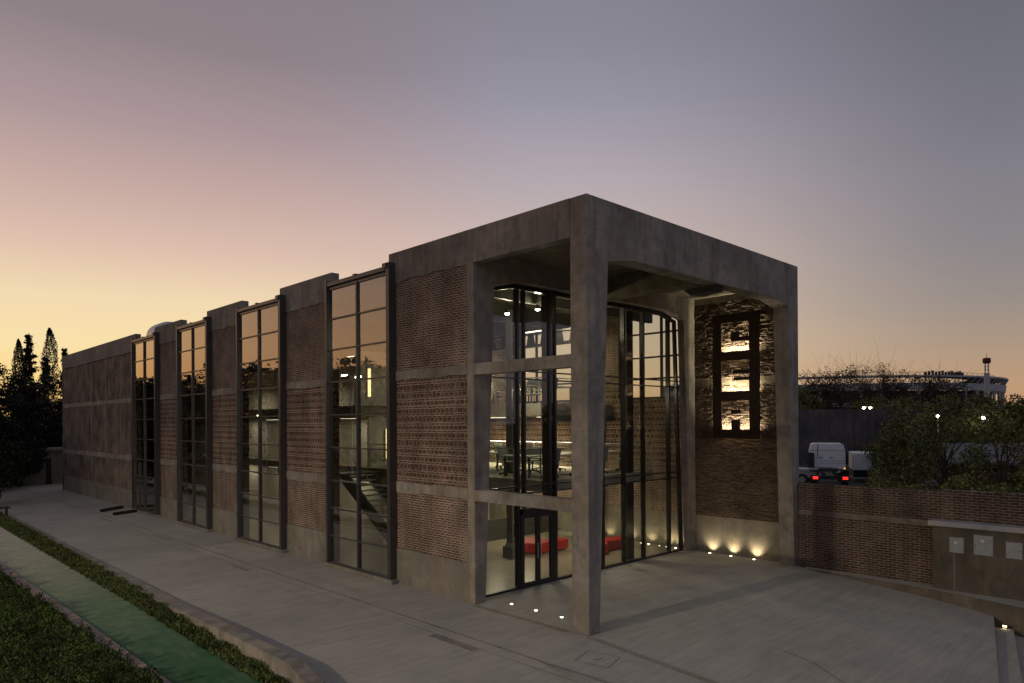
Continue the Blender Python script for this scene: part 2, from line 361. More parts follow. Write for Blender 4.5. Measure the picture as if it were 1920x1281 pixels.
def leaves(C, size, aspect=.55, up=None, rng=RNG):
    """one diamond leaf per centre"""
    n = len(C); d = rng.normal(size=(n, 3)); d /= np.linalg.norm(d, axis=1)[:, None]
    if up is not None: d[:, 2] = np.abs(d[:, 2])*up+.2; d /= np.linalg.norm(d, axis=1)[:, None]
    e = rng.normal(size=(n, 3)); w = np.cross(d, e); w /= np.linalg.norm(w, axis=1)[:, None]+1e-9
    s = size*rng.uniform(.6, 1.3, (n, 1)); a = C-d*s*.5; b = C+w*s*aspect*.5; c = C+d*s*.5; e2 = C-w*s*aspect*.5
    V = np.stack([a, b, c, e2], 1).reshape(-1, 3); F = np.arange(4*n).reshape(-1, 4); return V, F

# ------------------------------------------------------------------ ground and paving
ST = 'structure'
g = MB()
g.quad((11.9, -900, -.06), (900, -900, -.06), (900, 900, -.06), (11.9, 900, -.06))
g.quad((-900, 60.5, -.06), (11.9, 60.5, -.06), (11.9, 900, -.06), (-900, 900, -.06))
g.quad((-900, -900, -.06), (-60, -900, -.06), (-60, 60.5, -.06), (-900, 60.5, -.06))
g.quad((-60, -900, -.6), (11.9, -900, -.6), (11.9, -40, -.6), (-60, -40, -.6))
tag(g.build('ground', 'soil'), kind=ST)
g = MB(); g.quad((-5.95, -.3, 0), (12.2, -.3, 0), (12.2, 60.5, 0), (-5.95, 60.5, 0))
g.quad((-60, -7, -.47), (5.74, -7, -.47), (10.0, -6.08, -.405), (12.2, -5.61, -.372), (12.2, -.3, 0), (-5.95, -.3, 0), (-60, -.3, 0))
g.quad((-60, -40, -.47), (-5.64, -40, -.47), (-5.64, -9.456, -.47), (5.74, -7, -.47), (-60, -7, -.47))
g.quad((-5.64, -40, -.96), (12.2, -40, -.96), (12.2, -6.6, -.96), (-5.64, -9.5, -.96))
g.quad((-5.64, -9.456, -.47), (5.74, -7, -.47), (5.74, -7, -1), (-5.64, -9.456, -1)); g.quad((5.74, -7, -.47), (10.0, -6.08, -.405), (10.0, -6.08, -1), (5.74, -7, -1))
tag(g.build('driveway', 'pave'), kind=ST)
zt = lambda y: -.2*min(1.1, max(0, (11-y)/9))
ys = [-.3, 2, 5, 8, 12, 16, 22, 30, 45, 60.5]
g = MB()
for a, b in zip(ys, ys[1:]): g.quad((-60, a, zt(a)-.03), (-6.1, a, zt(a)-.03), (-6.1, b, zt(b)-.03), (-60, b, zt(b)-.03))
tag(g.build('lawn', 'soil'), kind=ST)
pr_ = [(-.3, -6.58), (3, -6.63), (6, -6.74), (11, -6.82), (22, -6.88), (33, -6.93), (60.4, -7.0)]
pl_ = [(-.3, -7.9), (4, -8.02), (7, -8.14), (11, -8.3), (16, -8.43), (21, -8.56), (33, -8.85), (60.4, -9.5)]
itp = lambda T, y: float(np.interp(y, [q[0] for q in T], [q[1] for q in T]))
yy = [-.3]+list(range(1, 61))
g = MB(); kb = MB()
for a, b in zip(yy, yy[1:]):
    g.quad((itp(pl_, a), a, zt(a)+.01), (itp(pr_, a), a, zt(a)+.01), (itp(pr_, b), b, zt(b)+.01), (itp(pl_, b), b, zt(b)+.01))
    for (xa, xb, za, zb) in ((-.32, 0, .07, .07), (0, 0, .07, -.03)):
        kb.quad((itp(pl_, a)+xa, a, zt(a)+za), (itp(pl_, a)+xb, a, zt(a)+zb), (itp(pl_, b)+xb, b, zt(b)+zb), (itp(pl_, b)+xa, b, zt(b)+za))
tag(g.build('path', 'green'), kind=ST); tag(kb.build('path_kerb', 'kerb'), kind=ST)
# low concrete edging wall between driveway and lawn: rises toward the near end and turns in
ew = MB(); cap_ = [(-.9, -7.0, -6.72, .24), (.2, -6.82, -6.52, .24), (1.3, -6.58, -6.27, .24), (1.9, -6.45, -6.12, .24), (2.7, -6.28, -5.97, .235), (6.5, -6.31, -5.95, .20), (10, -6.33, -5.93, .12), (15, -6.24, -5.82, .06), (24, -6.2, -5.8, .03), (38, -6.2, -5.8, .02), (60, -6.2, -5.8, .012)]
prof = cap_
for (a, xl, xr, ta), (b, xl2, xr2, tb) in zip(prof, prof[1:]):
    ew.quad((xl, a, ta), (xr, a, ta), (xr2, b, tb), (xl2, b, tb)); ew.quad((xl, a, -.5), (xl, a, ta), (xl2, b, tb), (xl2, b, -.5)); ew.quad((xr, a, ta), (xr, a, -.3), (xr2, b, -.3), (xr2, b, tb)); ew.quad((xl-.004, a, ta-.02), (xl+.03, a, ta+.004), (xl2+.03, b, tb+.004), (xl2-.004, b, tb-.02))
a, xl, xr, ta = prof[0]; ew.quad((xl, a, -.5), (xr, a, -.5), (xr, a, ta), (xl, a, ta))
tag(ew.build('edging_wall', 'conc'), 'low concrete edging wall between the driveway and the grass strip', 'low wall')
# joints and bands in the paving
jt = MB(); jt.box(-2.09, -2.5, 0, -2.03, 58, .003); jt.box(-2.45, -2.5, 0, -2.43, 58, .003)
tag(jt.build('paving_joint', concrete('joint_mortar', (.27, .25, .21), 0, .4)), kind=ST)
jb = MB(); jb.box(-.17, .6, 0, .02, 4.1, .004); jb.quad((-.17, -.3, .004), (.02, -.3, .004), (.02, -.02, .004), (-.17, -.02, .004)); jb.quad((-.17, -4.6, -.298), (.02, -4.6, -.298), (.02, -.3, .004), (-.17, -.3, .004))
tag(jb.build('threshold_strip', concrete('strip_mortar', (.31, .29, .23), 0, .35)), kind=ST)
# plaza ledge along the right wall and three steps
lgp = [(11.45, -.05), (11.15, -.35), (10.83, -4.36), (10.2, -6.72), (9.3, -11), (11.45, -11)]
lg = MB(); lg.prism(lgp, 2, -.8, -.004)
tag(lg.build('pavement_ledge', concrete('shaded_ledge_concrete', (.15, .135, .11), .3, .4)), kind=ST)  # riser's shade painted in as darker concrete; the top sheet keeps the paving tone
lg = MB(); lg.quad(*[(x, y, .0) for x, y in lgp]); tag(lg.build('ledge_top', 'pave'), kind=ST)
for k in range(3):
    d = .62*k; s_ = MB()
    A = Vector((10.0+.02*k, -6.083-.43*k, 0)); dr = Vector((-5.19, -1.12, 0)).normalized(); B = A+dr*16
    off = Vector((dr.y, -dr.x, 0))*(-1)
    if off.y > 0: off = -off
    zt_ = -.45-.155*(k+1)
    # each tread is a slab reaching under the one above
    P4 = [A, B, B+off*.43, A+off*.43]
    s_.prism([(q.x, q.y) for q in P4], 2, zt_-.6+.1*k, zt_)
    tag(s_.build('step', 'pave'), f'{["top", "middle", "lowest"][k]} concrete step of the flight at the right edge of the plaza', 'step', 'steps down from the plaza')

# ------------------------------------------------------------------ building
B = thing('brick_building', 'old brick warehouse with a concrete portal frame, tall black framed glazing and a glass entrance', 'building', (0, 0, 0))
def bp(mb, name, mat='conc', parent=B, **k): return mb.build(name, mat, parent, **k)
# brick bays of the left wall
BAY = [(4.42, 8.0), (11.95, 15.55), (19.7, 23.2), (27.3, 30.7)]
WIN = [(7.92, 11.97), (15.5, 19.75), (23.15, 27.27), (30.65, 34.97)]
for a, b in BAY: bp(MB().box(.03, a, 1.1, .3, b, 9.62), 'brick_panel', 'brick')
bp(MB().box(.03, 34.9, 1.1, .3, 54, 9.5), 'brick_panel', 'brick_far')
allb = BAY+[(34.9, 54.0)]
for y in (38.2, 41.6, 45.2, 49.5): bp(MB().box(.02, y, 1.1, .034, y+.06, 9.5), 'mortar_strip', M['strip_m'])
def ragged(y0, y1, zb, zt_, x0, x1, amp, both=False):
    rr = random.Random(int(y0*100+zb*7)); n = int((y1-y0)/.16); lo_ = []; hi = []; w_ = 0
    for k in range(n+1):
        y = y0+(y1-y0)*k/n; w_ = .6*w_+rr.uniform(-amp, amp); lo_.append((y, zb+w_+rr.uniform(-.012, .012)))
    w_ = 0
    for k in range(n+1):
        y = y0+(y1-y0)*k/n; w_ = .6*w_+rr.uniform(-amp, amp); hi.append((y, zt_+(w_ if both else 0)))
    mb = MB(); V = [(x0, y, z) for y, z in lo_]+[(x0, y, z) for y, z in hi]+[(x1, y, z) for y, z in lo_]+[(x1, y, z) for y, z in hi]; N_ = n+1; F = []
    for k in range(n):
        F += [(k, k+1, N_+k+1, N_+k), (2*N_+k, 3*N_+k, 3*N_+k+1, 2*N_+k+1), (k, 2*N_+k, 2*N_+k+1, k+1), (N_+k, N_+k+1, 3*N_+k+1, 3*N_+k)]
    F += [(0, N_, 3*N_, 2*N_), (n, 2*N_+n, 3*N_+n, N_+n)]
    mb.v = V; mb.f = F; return mb
for i, (a, b) in enumerate(allb):
    a2 = 4.421 if i == 0 else a
    bp(MB().box(0, a2, -.02, .3, b, 1.12), 'plinth', 'plaster', bevel=.01)
    bp(ragged(a, b, 2.92, 3.23, 0 if i < 4 else .015, .032, .02, True), 'concrete_band', 'conc' if i < 4 else 'band_mid'); bp(ragged(a, b, 6.46, 6.75, 0 if i < 4 else .015, .032, .02, True), 'concrete_band', 'conc' if i < 4 else 'band_mid')
    # parapet with a slightly ragged lower edge
    n = 14; y0, y1 = (0.0, 8.27) if i == 0 else ((a+.02, b-.35) if i < 4 else (34.95, 54))
    if i: y0, y1 = [(11.9, 16.0), (19.66, 23.72), (27.26, 31.4), (34.95, 54.0)][i-1]
    if i == 0: bp(MB().box(-.004, 4.17, 9.57, .3, 4.45, 10.55), 'parapet'); bp(ragged(4.451, 8.27, 9.6, 10.55, -.004, .3, .03), 'parapet')
    else: bp(ragged(y0, y1, 9.53, 10.55, -.004, .3, .03), 'parapet')
# front portal frame: tapered legs with haunches
def portal(y0, y1, name, zt=10.55, zu=9.22):
    Lg = [(0, 0), (.41, 0), (.82, 9.04), (1.9, zu), (9.75, zu), (10.83, 9.04), (11.19, 0), (11.6, 0), (11.6, zt), (0, zt)]
    mb = MB(); n = len(Lg)
    for yv in (y0, y1):
        for poly in ([0, 1, 2, 9], ):
            pass
    parts = [[(0, 0), (.41, 0), (.82, 9.04), (0, 9.04)], [(11.19, 0), (11.6, 0), (11.6, 9.04), (10.78, 9.04)], [(0, 9.04), (.82, 9.04), (1.9, zu), (9.72, zu), (10.78, 9.04), (11.6, 9.04), (11.6, zt), (0, zt)]]
    # one closed outline, triangulated by hand into strips to stay a single solid
    outline = [(0, 0), (.41, 0), (.82, 9.04), (1.9, zu), (9.72, zu), (10.78, 9.04), (11.19, 0), (11.6, 0), (11.6, zt), (10.78, zt), (9.72, zt), (1.9, zt), (.82, zt), (0, zt)]
    V = [(x, y0, z) for x, z in outline]+[(x, y1, z) for x, z in outline]; n = len(outline)
    caps = [(0, 1, 2, 12, 13), (2, 3, 11, 12), (3, 4, 10, 11), (4, 5, 9, 10), (5, 6, 7, 8, 9)]
    F = [c for c in caps]+[tuple(n+k for k in reversed(c)) for c in caps]+[(k, (k+1) % n, n+(k+1) % n, n+k) for k in range(n)]
    mb.v = V; mb.f = F; return bp(mb, name, 'conc', bevel=.02)
portal(0, .53, 'portal_frame'); 
p2 = portal(4.13, 4.42, 'portal_frame', zt=10.0, zu=9.3)
bp(MB().box(0, .535, 9.6, .3, 4.165, 10.55), 'edge_beam'); bp(MB().box(.0, .5, 6.44, .3, 4.15, 6.76), 'tie_beam', bevel=.012); bp(MB().box(.0, .5, 2.9, .3, 4.15, 3.21), 'tie_beam', bevel=.012)
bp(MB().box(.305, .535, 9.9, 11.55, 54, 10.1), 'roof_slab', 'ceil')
bp(MB().box(11.3, .535, 10.101, 11.595, 54, 10.54), 'parapet')
bp(MB().box(.0, 53.7, -.01, 11.6, 54.0, 9.5), 'rear_wall', 'brick_far'); bp(MB().box(.0, 53.7, 9.5, 11.6, 54.0, 10.5), 'parapet')
# right wall: lower part solid, upper part with glazed openings inside the hall
RO = [(4.75, 7.9), (10.6, 14.2), (17.6, 21.5), (25.2, 29.2), (33, 37)]
RX = 11.6
bp(MB().box(RX, 4.45, -.3, RX+.28, 53.7, 1.42), 'plinth', 'plaster')
bp(MB().box(RX, 4.45, 1.42, RX+.28, 53.7, 6.06), 'brick_panel', 'brick')
ylast = 4.45
for a, b in RO+[(53.7, 53.7)]:
    if a > ylast+.01: bp(MB().box(RX, ylast, 6.06, RX+.28, a, 9.66), 'brick_panel', 'brick')
    ylast = b
bp(MB().box(RX, .5, 9.66, RX+.28, 53.7, 10.5), 'concrete_band')
for a, b in RO:
    f = MB(); w = .045
    for y in (a, a+(b-a)*.33, a+(b-a)*.5 if 0 else a+(b-a)*.66, b): f.box(RX+.1, y-w, 6.06, RX+.2, y+w, 9.66)
    for z in (6.1, 6.9, 7.8, 8.8, 9.62): f.box(RX+.11, a, z-.035, RX+.19, b, z+.035)
    fo = bp(f, 'clerestory_window', 'steel'); MB().quad((RX+.15, a, 6.1), (RX+.15, b, 6.1), (RX+.15, b, 9.62), (RX+.15, a, 9.62)).build('window_pane', 'railglass', fo)
# portico side wall: rugged brick relief built as real geometry (it is raked by lamps)
def relief(y0, y1, z0, z1, x, res=.022, seed=3):
    rng = np.random.default_rng(seed); ny = int((y1-y0)/res); nz = int((z1-z0)/res)
    Y, Z = np.meshgrid(np.linspace(y0, y1, ny), np.linspace(z0, z1, nz), indexing='ij')
    def vn(Y, Z, s, k):
        g_ = np.random.default_rng(k).uniform(-1, 1, (400, 400)); u = Y/s; v = Z/s; i = np.floor(u).astype(int); j = np.floor(v).astype(int); fu = u-i; fv = v-j; fu = fu*fu*(3-2*fu); fv = fv*fv*(3-2*fv)
        q = lambda a, b: g_[a % 400, b % 400]
        return (q(i, j)*(1-fu)+q(i+1, j)*fu)*(1-fv)+(q(i, j+1)*(1-fu)+q(i+1, j+1)*fu)*fv
    Yd = Y+.012*vn(Y, Z, .12, 5); Zd = Z+.014*vn(Y, Z, .16, 6)
    row = np.floor(Zd/.082).astype(int); fz = Zd/.082-row; u = Yd/.24+(row % 2)*.5+.2*np.sin(row*12.9); cl = np.floor(u).astype(int); fu = u-cl
    h = np.random.default_rng(9).uniform(-1, 1, (97, 89))[row % 97, cl % 89]
    mort = ((fz < .2) | (fu < .07)).astype(float)
    D = np.where(mort > 0, -.010, .016+.018*h)+.014*vn(Y, Z, .05, 11)+.022*vn(Y, Z, .22, 12)+.006*vn(Y, Z, .025, 13)
    band = (Z > 6.45) & (Z < 6.75); D = np.where(band, .006+.004*vn(Y, Z, .08, 14), D); mort = np.where(band, 1, mort)
    V = np.stack([x-D, Y, Z], -1).reshape(-1, 3); I = np.arange(ny*nz).reshape(ny, nz)
    F = np.stack([I[:-1, :-1], I[:-1, 1:], I[1:, 1:], I[1:, :-1]], -1).reshape(-1, 4)
    return V, F, (mort*2+(h*.5+.5)*(1-mort)).ravel()
t = MT('rugged_brick', .92, .2); at = t.n('Attribute', attribute_name='tone'); tv = at.outputs['Fac']
bc = t.mix(tv, (.058, .040, .028), (.115, .078, .053)); cc = t.mix(t.math('GREATER_THAN', tv, 1.2), bc, (.15, .12, .085)); p = t.pos()
t.col(t.mix(1., cc, t.mix(1., t.ramp(t.noise(p, .9, 5, .6)[0], [(.3, .6), (.7, 1.15)]), t.ramp(t.noise(p, 30, 3)[0], [(.3, .75), (.7, 1.2)]), 'MULTIPLY'), 'MULTIPLY')); t.bump(t.noise(p, 60, 3)[0], .5, .01)
V, F, A_ = relief(.5, 4.13, 1.42, 9.66, RX-.02); o = np_mesh('brick_panel', V, F, t.m, B, A_)
bp(MB().box(RX+.02, .5, 1.42, RX+.28, 4.45, 9.66), 'wall_core', 'brick')
bp(MB().box(RX-.02, .5, -.3, RX+.28, 4.13, 1.42), 'plinth', 'plaster', bevel=.01)
# crane beam under the portico ceiling, sticking out a little
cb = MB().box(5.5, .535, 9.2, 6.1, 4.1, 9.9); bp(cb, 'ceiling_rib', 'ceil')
cb = MB(); cb.prism([(.1, 9.2), (.2, 9.03), (.95, 9.0), (1.15, 9.12), (1.15, 9.2)], 0, 6.12, 6.62)
bp(cb, 'beam_bracket', 'rubber')

# tall glazed bays
ZR = [.16, 1.10, 2.09, 3.07, 4.25, 5.41, 6.58, 7.72, 8.82, 9.94]
for i, (a, b) in enumerate(WIN):
    c = (a+b)/2; f = MB()
    f.box(-.25, a, .13, .02, a+.17, 10.22); f.box(-.25, b-.12, .13, .02, b, 10.22)
    f.box(-.2, a+.17, .13, -.04, b-.17, .2); f.box(-.2, c-.038, .2, -.06, c+.038, 9.95)
    f.box(-.24, a+.17, 9.99, -.02, b-.17, 10.12); f.box(-.18, a+.17, 9.86, -.05, b-.17, 9.94)
    f.box(-.3, a+.1, 10.04, -.12, a+.3, 10.2); f.box(-.28, c-.1, 10.12, -.1, c+.1, 10.15)
    for z in ZR[1:-1]:
        for y0, y1 in ((a+.17, c-.038), (c+.038, b-.12)): f.box(-.185, y0, z-.024, -.07, y1, z+.024)
    if i == 3:   # the far bay has a door in its lower left half
        f.box(-.19, c+.06, .2, -.05, c+.16, 2.95); f.box(-.19, b-.3, .2, -.05, b-.17, 2.95); f.box(-.195, c+1.0, .2, -.05, c+1.06, 2.9)
    fo = bp(f, 'tall_window', 'frame')
    for y0, y1 in ((a+.17, c-.038), (c+.038, b-.12)):
        g = MB()
        for z0, z1 in zip(ZR, ZR[1:]):
            # panes sit a hair out of true, so reflections break from pane to pane
            e = [random.uniform(-.004, .004) for _ in range(3)]
            g.quad((-.13+e[0], y0, z0), (-.13+e[1], y1, z0), (-.13+e[1]+e[2], y1, z1), (-.13+e[0]+e[2], y0, z1))
        g.build('glass_pane', 'glass', fo)
    MB().box(-.3, a-.12, 0, .0, b+.1, .129).build('sill', 'plaster', fo, bevel=.015)
    bp(MB().box(.03, a, 9.58, .3, b, 9.86), 'lintel', 'conc')
# curtain wall in the second portal
GY = 4.52
vx = [.72, 2.12, 3.81, 6.25, 7.47, 8.67, 10.35]
f = MB(); top = lambda x: (9.06+(x-.82)*.22 if x < 1.9 else (9.29 if x < 9.7 else 9.29-(x-9.7)*.22))
w = .05
def mull(x, z0, z1, w=.045, d=.12): f.box(x-w, GY-.03, z0, x+w, GY+d, z1)
f.prism([(.40, 0), (.52, 0), (.94, 9.02), (.82, 9.04)], 1, GY-.05, GY+.08)
f.prism([(11.2, 0), (11.08, 0), (10.68, 9.02), (10.79, 9.04)], 1, GY-.05, GY+.08)
f.prism([(.82, 9.04), (.94, 8.96), (1.92, 9.17), (9.7, 9.17), (10.68, 8.96), (10.78, 9.04), (9.72, 9.28), (1.9, 9.28)], 1, GY-.05, GY+.08)
f.box(.45, GY-.03, 0, 11.17, GY+.08, .07)
for x in vx[1:]: mull(x, .07, 9.17, .04, .28 if x in (3.81, ) else .14)
mull(2.4, 2.45, 9.17, .04, .12); mull(3.55, 2.45, 9.17, .05, .3)
for z in (2.9, 3.13, 6.44, 6.68): f.box(.5, GY-.025, z-.02, 11.1, GY+.07, z+.02)
cw = bp(f, 'curtain_wall', 'steel'); bp(MB().box(8.12, GY+.35, .01, 8.5, GY+.6, 9.85), 'glazing_post', 'steel')
bp(MB().box(.85, GY+.1, 9.17, 10.8, GY+.14, 9.9), 'header_panel', 'conc_in')
xs = [.5]+vx[1:]+[11.05]
for a, b in zip(xs, xs[1:]):
    g = MB(); e = random.uniform(-.003, .003)
    z0 = 2.42 if a == 2.12 else .07
    aL = .5+.0 if a == .5 else a
    zT = 9.17
    if a == .5: g.quad((.5, GY+.02, z0), (b, GY+.02, z0), (b, GY+.02, zT), (1.9, GY+.02, zT), (.93, GY+.02, 8.97))
    elif b == 11.05: g.quad((a, GY+.02, z0), (b+.05, GY+.02, z0), (10.69, GY+.02, 8.97), (a, GY+.02, 9.1))
    else: g.quad((a, GY+.02+e, z0), (b, GY+.02-e, z0), (b, GY+.02, zT), (a, GY+.02, zT))
    g.build('glass_pane', 'glass_front', cw)
d = MB(); dz = 2.34; d.box(2.17, GY-.05, 0, 2.27, GY+.06, dz+.08); d.box(3.66, GY-.05, 0, 3.76, GY+.06, dz+.08); d.box(2.17, GY-.05, dz-.06, 3.76, GY+.06, dz+.1)
d.box(2.27, GY-.04, .0, 3.66, GY+.03, .16); d.box(2.27, GY-.04, dz-.2, 3.66, GY+.03, dz-.06); d.box(2.86, GY-.04, .16, 3.04, GY+.03, dz-.2); d.box(2.27, GY-.04, .16, 2.33, GY+.03, dz-.2); d.box(3.52, GY-.04, .16, 3.66, GY+.03, dz-.2)
do = bp(d, 'entrance_door', 'steel'); MB().quad((2.33, GY, .16), (2.86, GY, .16), (2.86, GY, dz-.2), (2.33, GY, dz-.2)).quad((3.04, GY, .16), (3.52, GY, .16), (3.52, GY, dz-.2), (3.04, GY, dz-.2)).build('glass_pane', 'glass_front', do)
h_ = MB(); h_.tube([(2.88, GY-.09, .85), (2.88, GY-.09, 1.35)], .014, 6); h_.tube([(3.02, GY-.09, .85), (3.02, GY-.09, 1.35)], .014, 6); h_.build('handle', 'galv', do)
# ---- inside
bp(MB().box(.31, GY+.1, .0, RX-.01, 53.6, .008), 'floor', 'floor')
m1 = MB(); m1.box(3.45, GY+.32, 2.86, 9.7, 53.6, 3.2); bp(m1, 'mezzanine_floor', 'conc_in')
m2 = MB(); m2.box(7.1, 8.3, 5.38, RX-.02, 53.6, 5.86); m2.box(3.0, 15.3, 5.38, 7.1, 53.6, 5.86); bp(m2, 'mezzanine_floor', 'conc_in')
# beams below the mezzanine
for y in (8.2, 15.85, 23.5, 31.2): bp(MB().box(3.5, y-.12, 2.55, 9.7, y+.12, 2.859), 'floor_beam', 'steel_in'); bp(MB().box(7.1, y-.1, 5.12, RX-.02, y+.1, 5.379), 'floor_beam', 'steel_in')
# lattice steel columns on concrete feet
for y in (8.2, 15.85, 23.5, 31.2):
    for x in (5.42, ):
        cmb = MB(); cmb.box(x-.16, y-.16, .55, x-.1, y+.16, 9.3); cmb.box(x+.1, y-.16, .55, x+.16, y+.16, 9.3)
        for k in range(14): z = .7+k*.62; cmb.box(x-.1, y-.15, z, x+.1, y-.13, z+.08); cmb.box(x-.1, y+.13, z, x+.1, y+.15, z+.08)
        co = bp(cmb, 'steel_column', 'steel_in')
        MB().box(x-.27, y-.27, .008, x+.27, y+.27, .45).prism([(x-.24, .451), (x+.24, .451), (x+.16, .58), (x-.16, .58)], 1, y-.2, y+.2).build('base', 'steel_in', co, bevel=.01)
    x = 9.6; cmb = MB().box(x-.2, y-.2, .008, x+.2, y+.2, 2.55).box(x-.2, y-.2, 3.2, x+.2, y+.2, 5.12).box(x-.2, y-.2, 5.86, x+.2, y+.2, 9.85); bp(cmb, 'concrete_column', 'conc_in')
for y in (9.0, 16.6, 24.): bp(MB().box(RX-.38, y-.25, .008, RX-.012, y+.25, 5.3), 'wall_pier', 'conc_in')
# castellated crane girder and roof steel
for x in (5.5, ):
    gm = MB(); gm.box(x-.12, 4.95, 8.3, x+.12, 50, 8.36); gm.box(x-.12, 4.95, 7.86, x+.12, 50, 7.93)
    for k in range(64): y = 4.95+k*.7; gm.prism([(y, 7.93), (y+.42, 7.93), (y+.34, 8.3), (y+.08, 8.3)], 0, x-.02, x+.02)
    bp(gm, 'castellated_girder', 'steel')
rf = MB()
for y in np.arange(6.2, 52, 3.83): rf.box(.32, y-.09, 9.2, RX-.02, y+.09, 9.899)
bp(rf, 'roof_beam', 'steel_in')
# interior partitions, dark counter, stair, railings
bp(MB().box(4.6, 15.3, .008, 4.7, 53.5, 2.85), 'partition_wall', 'white'); bp(MB().box(4.8, 15.31, 3.2, 4.9, 53.5, 5.37), 'partition_wall', 'white'); bp(MB().box(4.8, 15.31, 5.861, 4.9, 53.5, 8.2), 'partition_wall', 'white')
bp(MB().box(3.6, 15.2, 3.2, 7.0, 15.3, 5.37), 'partition_wall', 'white'); bp(MB().box(2.98, 15.2, 5.861, 5.2, 15.3, 8.2), 'partition_wall', 'white')
bp(MB().box(7.6, 19.0, 3.2, 9.6, 19.1, 5.37), 'partition_wall', 'cab')
ct = MB().box(7.0, 11.5, .008, RX-.02, 11.62, .92).box(7.0, 11.62, .008, 7.1, 13.2, .92).box(6.2, 12.9, .008, 7.0, 13.1, 1.6); bp(ct, 'reception_counter', 'cab')
bp(MB().box(3.52, 14.0, .008, 9.5, 14.1, 2.54), 'partition_wall', 'white')
sm = MB(); pts = [(13.9, 3.1), (13.9, 2.72), (9.6, -.0+.01), (9.1, .01), (9.1, .22), (13.5, 3.1)]
sm.prism(pts, 0, 1.55, 1.62); sm.prism(pts, 0, 2.75, 2.82); sm.box(.4, 13.9, 2.9, 3.44, 14.9, 3.1)
so = bp(sm, 'stair', 'cab'); tm = MB()
for k in range(17): y = 9.35+k*.262; z = .18+k*.178; tm.box(1.62, y, z-.035, 2.75, y+.27, z)
tm.build('tread', 'desk', so)
hm = MB(); hm.tube([(1.58, 9.2, 1.1), (1.58, 13.8, 4.15)], .022, 6); hm.tube([(2.78, 9.2, 1.1), (2.78, 13.8, 4.15)], .022, 6); hm.build('handrail', 'galv', so)
rl = MB(); rl.tube([(3.5, 4.9, 4.22), (3.5, 15, 4.22)], .022, 6); rl.tube([(3.5, 4.9, 4.22), (9.65, 4.9, 4.22), (9.65, 15, 4.22)], .022, 6)
for k in range(9): y = 4.9+k*1.25; rl.box(3.485, y-.015, 3.2, 3.515, y+.015, 4.2); rl.box(9.635, y-.015, 3.2, 9.665, y+.015, 4.2)
ro = bp(rl, 'railing', 'galv'); MB().quad((3.5, 4.95, 3.25), (3.5, 15, 3.25), (3.5, 15, 4.15), (3.5, 4.95, 4.15)).build('railing_glass', 'railglass', ro); MB().quad((9.65, 4.95, 3.25), (9.65, 15, 3.25), (9.65, 15, 4.15), (9.65, 4.95, 4.15)).build('railing_glass', 'railglass', ro)
rl = MB(); rl.tube([(7.15, 15.2, 6.88), (7.15, 8.35, 6.88), (RX-.1, 8.35, 6.88)], .022, 6)
for k in range(6): y = 8.4+k*1.3; rl.box(7.135, y-.015, 5.86, 7.165, y+.015, 6.86)
ro = bp(rl, 'railing', 'galv'); MB().quad((7.15, 8.35, 5.9), (7.15, 15.2, 5.9), (7.15, 15.2, 6.82), (7.15, 8.35, 6.82)).build('railing_glass', 'railglass', ro); MB().quad((7.15, 8.35, 5.9), (RX-.1, 8.35, 5.9), (RX-.1, 8.35, 6.82), (7.15, 8.35, 6.82)).build('railing_glass', 'railglass', ro)
# roof duct: rises from the parapet and bends over
dm = MB(); pts = []
for k in range(9): a = math.pi/2*k/8; pts.append((1.35-.95*math.cos(a), 10.35+.85*math.sin(a)))
inn = [(1.35-.25*math.cos(math.pi/2*k/4), 10.35+.2*math.sin(math.pi/2*k/4)) for k in range(5)]
dm.prism([(.4, 9.95)]+pts+[(4.2, 11.2), (4.2, 10.55)]+inn[::-1]+[(1.1, 9.95)], 1, 33.1, 34.3); bp(dm, 'roof_duct', 'galv')

# ------------------------------------------------------------------ fittings and furniture of the hall
def chair_proto(loc, rz):
    t_ = thing('office_chair', 'grey mesh office chair', 'chair', loc, rz=rz)
    local(MB().box(-.24, -.24, .44, .24, .24, .5), 'seat', 'chair', t_, bevel=.03)
    local(MB().prism([(.22, .56), (.26, .56), (.34, 1.02), (.30, 1.02)], 0, -.22, .22), 'backrest', 'chair', t_)
    b = MB(); b.tube([(0, 0, .08), (0, 0, .44)], .03, 6)
    for k in range(5): a = 2*math.pi*k/5; b.tube([(0, 0, .1), (.3*math.cos(a), .3*math.sin(a), .05)], .02, 5); b.tube([(.3*math.cos(a), .3*math.sin(a), 0), (.3*math.cos(a), .3*math.sin(a), .05)], .025, 6)
    b.tube([(0, .1, .46), (0, .26, .6)], .02, 5)
    local(b, 'base', 'rubber', t_); return t_
def desk_proto(loc, rz, lx=2.6):
    t_ = thing('desk', 'long pale topped office desk', 'desk', loc, rz=rz)
    local(MB().box(-lx/2, -.7, .71, lx/2, .7, .75), 'desk_top', 'desk', t_)
    for sx in (-1, 1):
        for sy in (-1, 1): local(MB().box(sx*(lx/2-.1)-.03, sy*.6-.03, 0, sx*(lx/2-.1)+.03, sy*.6+.03, .709), 'leg', 'steel_in', t_)
    local(MB().box(-lx/2+.5, -.015, .751, lx/2-.5, .015, 1.0), 'screen', 'chair', t_); return t_
FL = {1: 3.202, 2: 5.862}
desks = [(1, 5.3, 6.6, 0, 'long pale desk nearest the glass, lower gallery'), (1, 8.1, 6.7, 0, 'long pale desk at the front right, lower gallery'), (1, 6.6, 9.6, 0, 'long pale desk in the second row, lower gallery'),
         (1, 5.0, 12.2, 0, 'long pale desk before the partition, lower gallery'), (2, 8.6, 9.7, 0, 'long pale desk behind the railing, upper gallery'), (2, 10.2, 12.6, 0, 'long pale desk by the right wall, upper gallery'), (2, 8.7, 14.4, 0, 'long pale desk at the rear, upper gallery')]
d0 = None; c0 = None; gno = 0
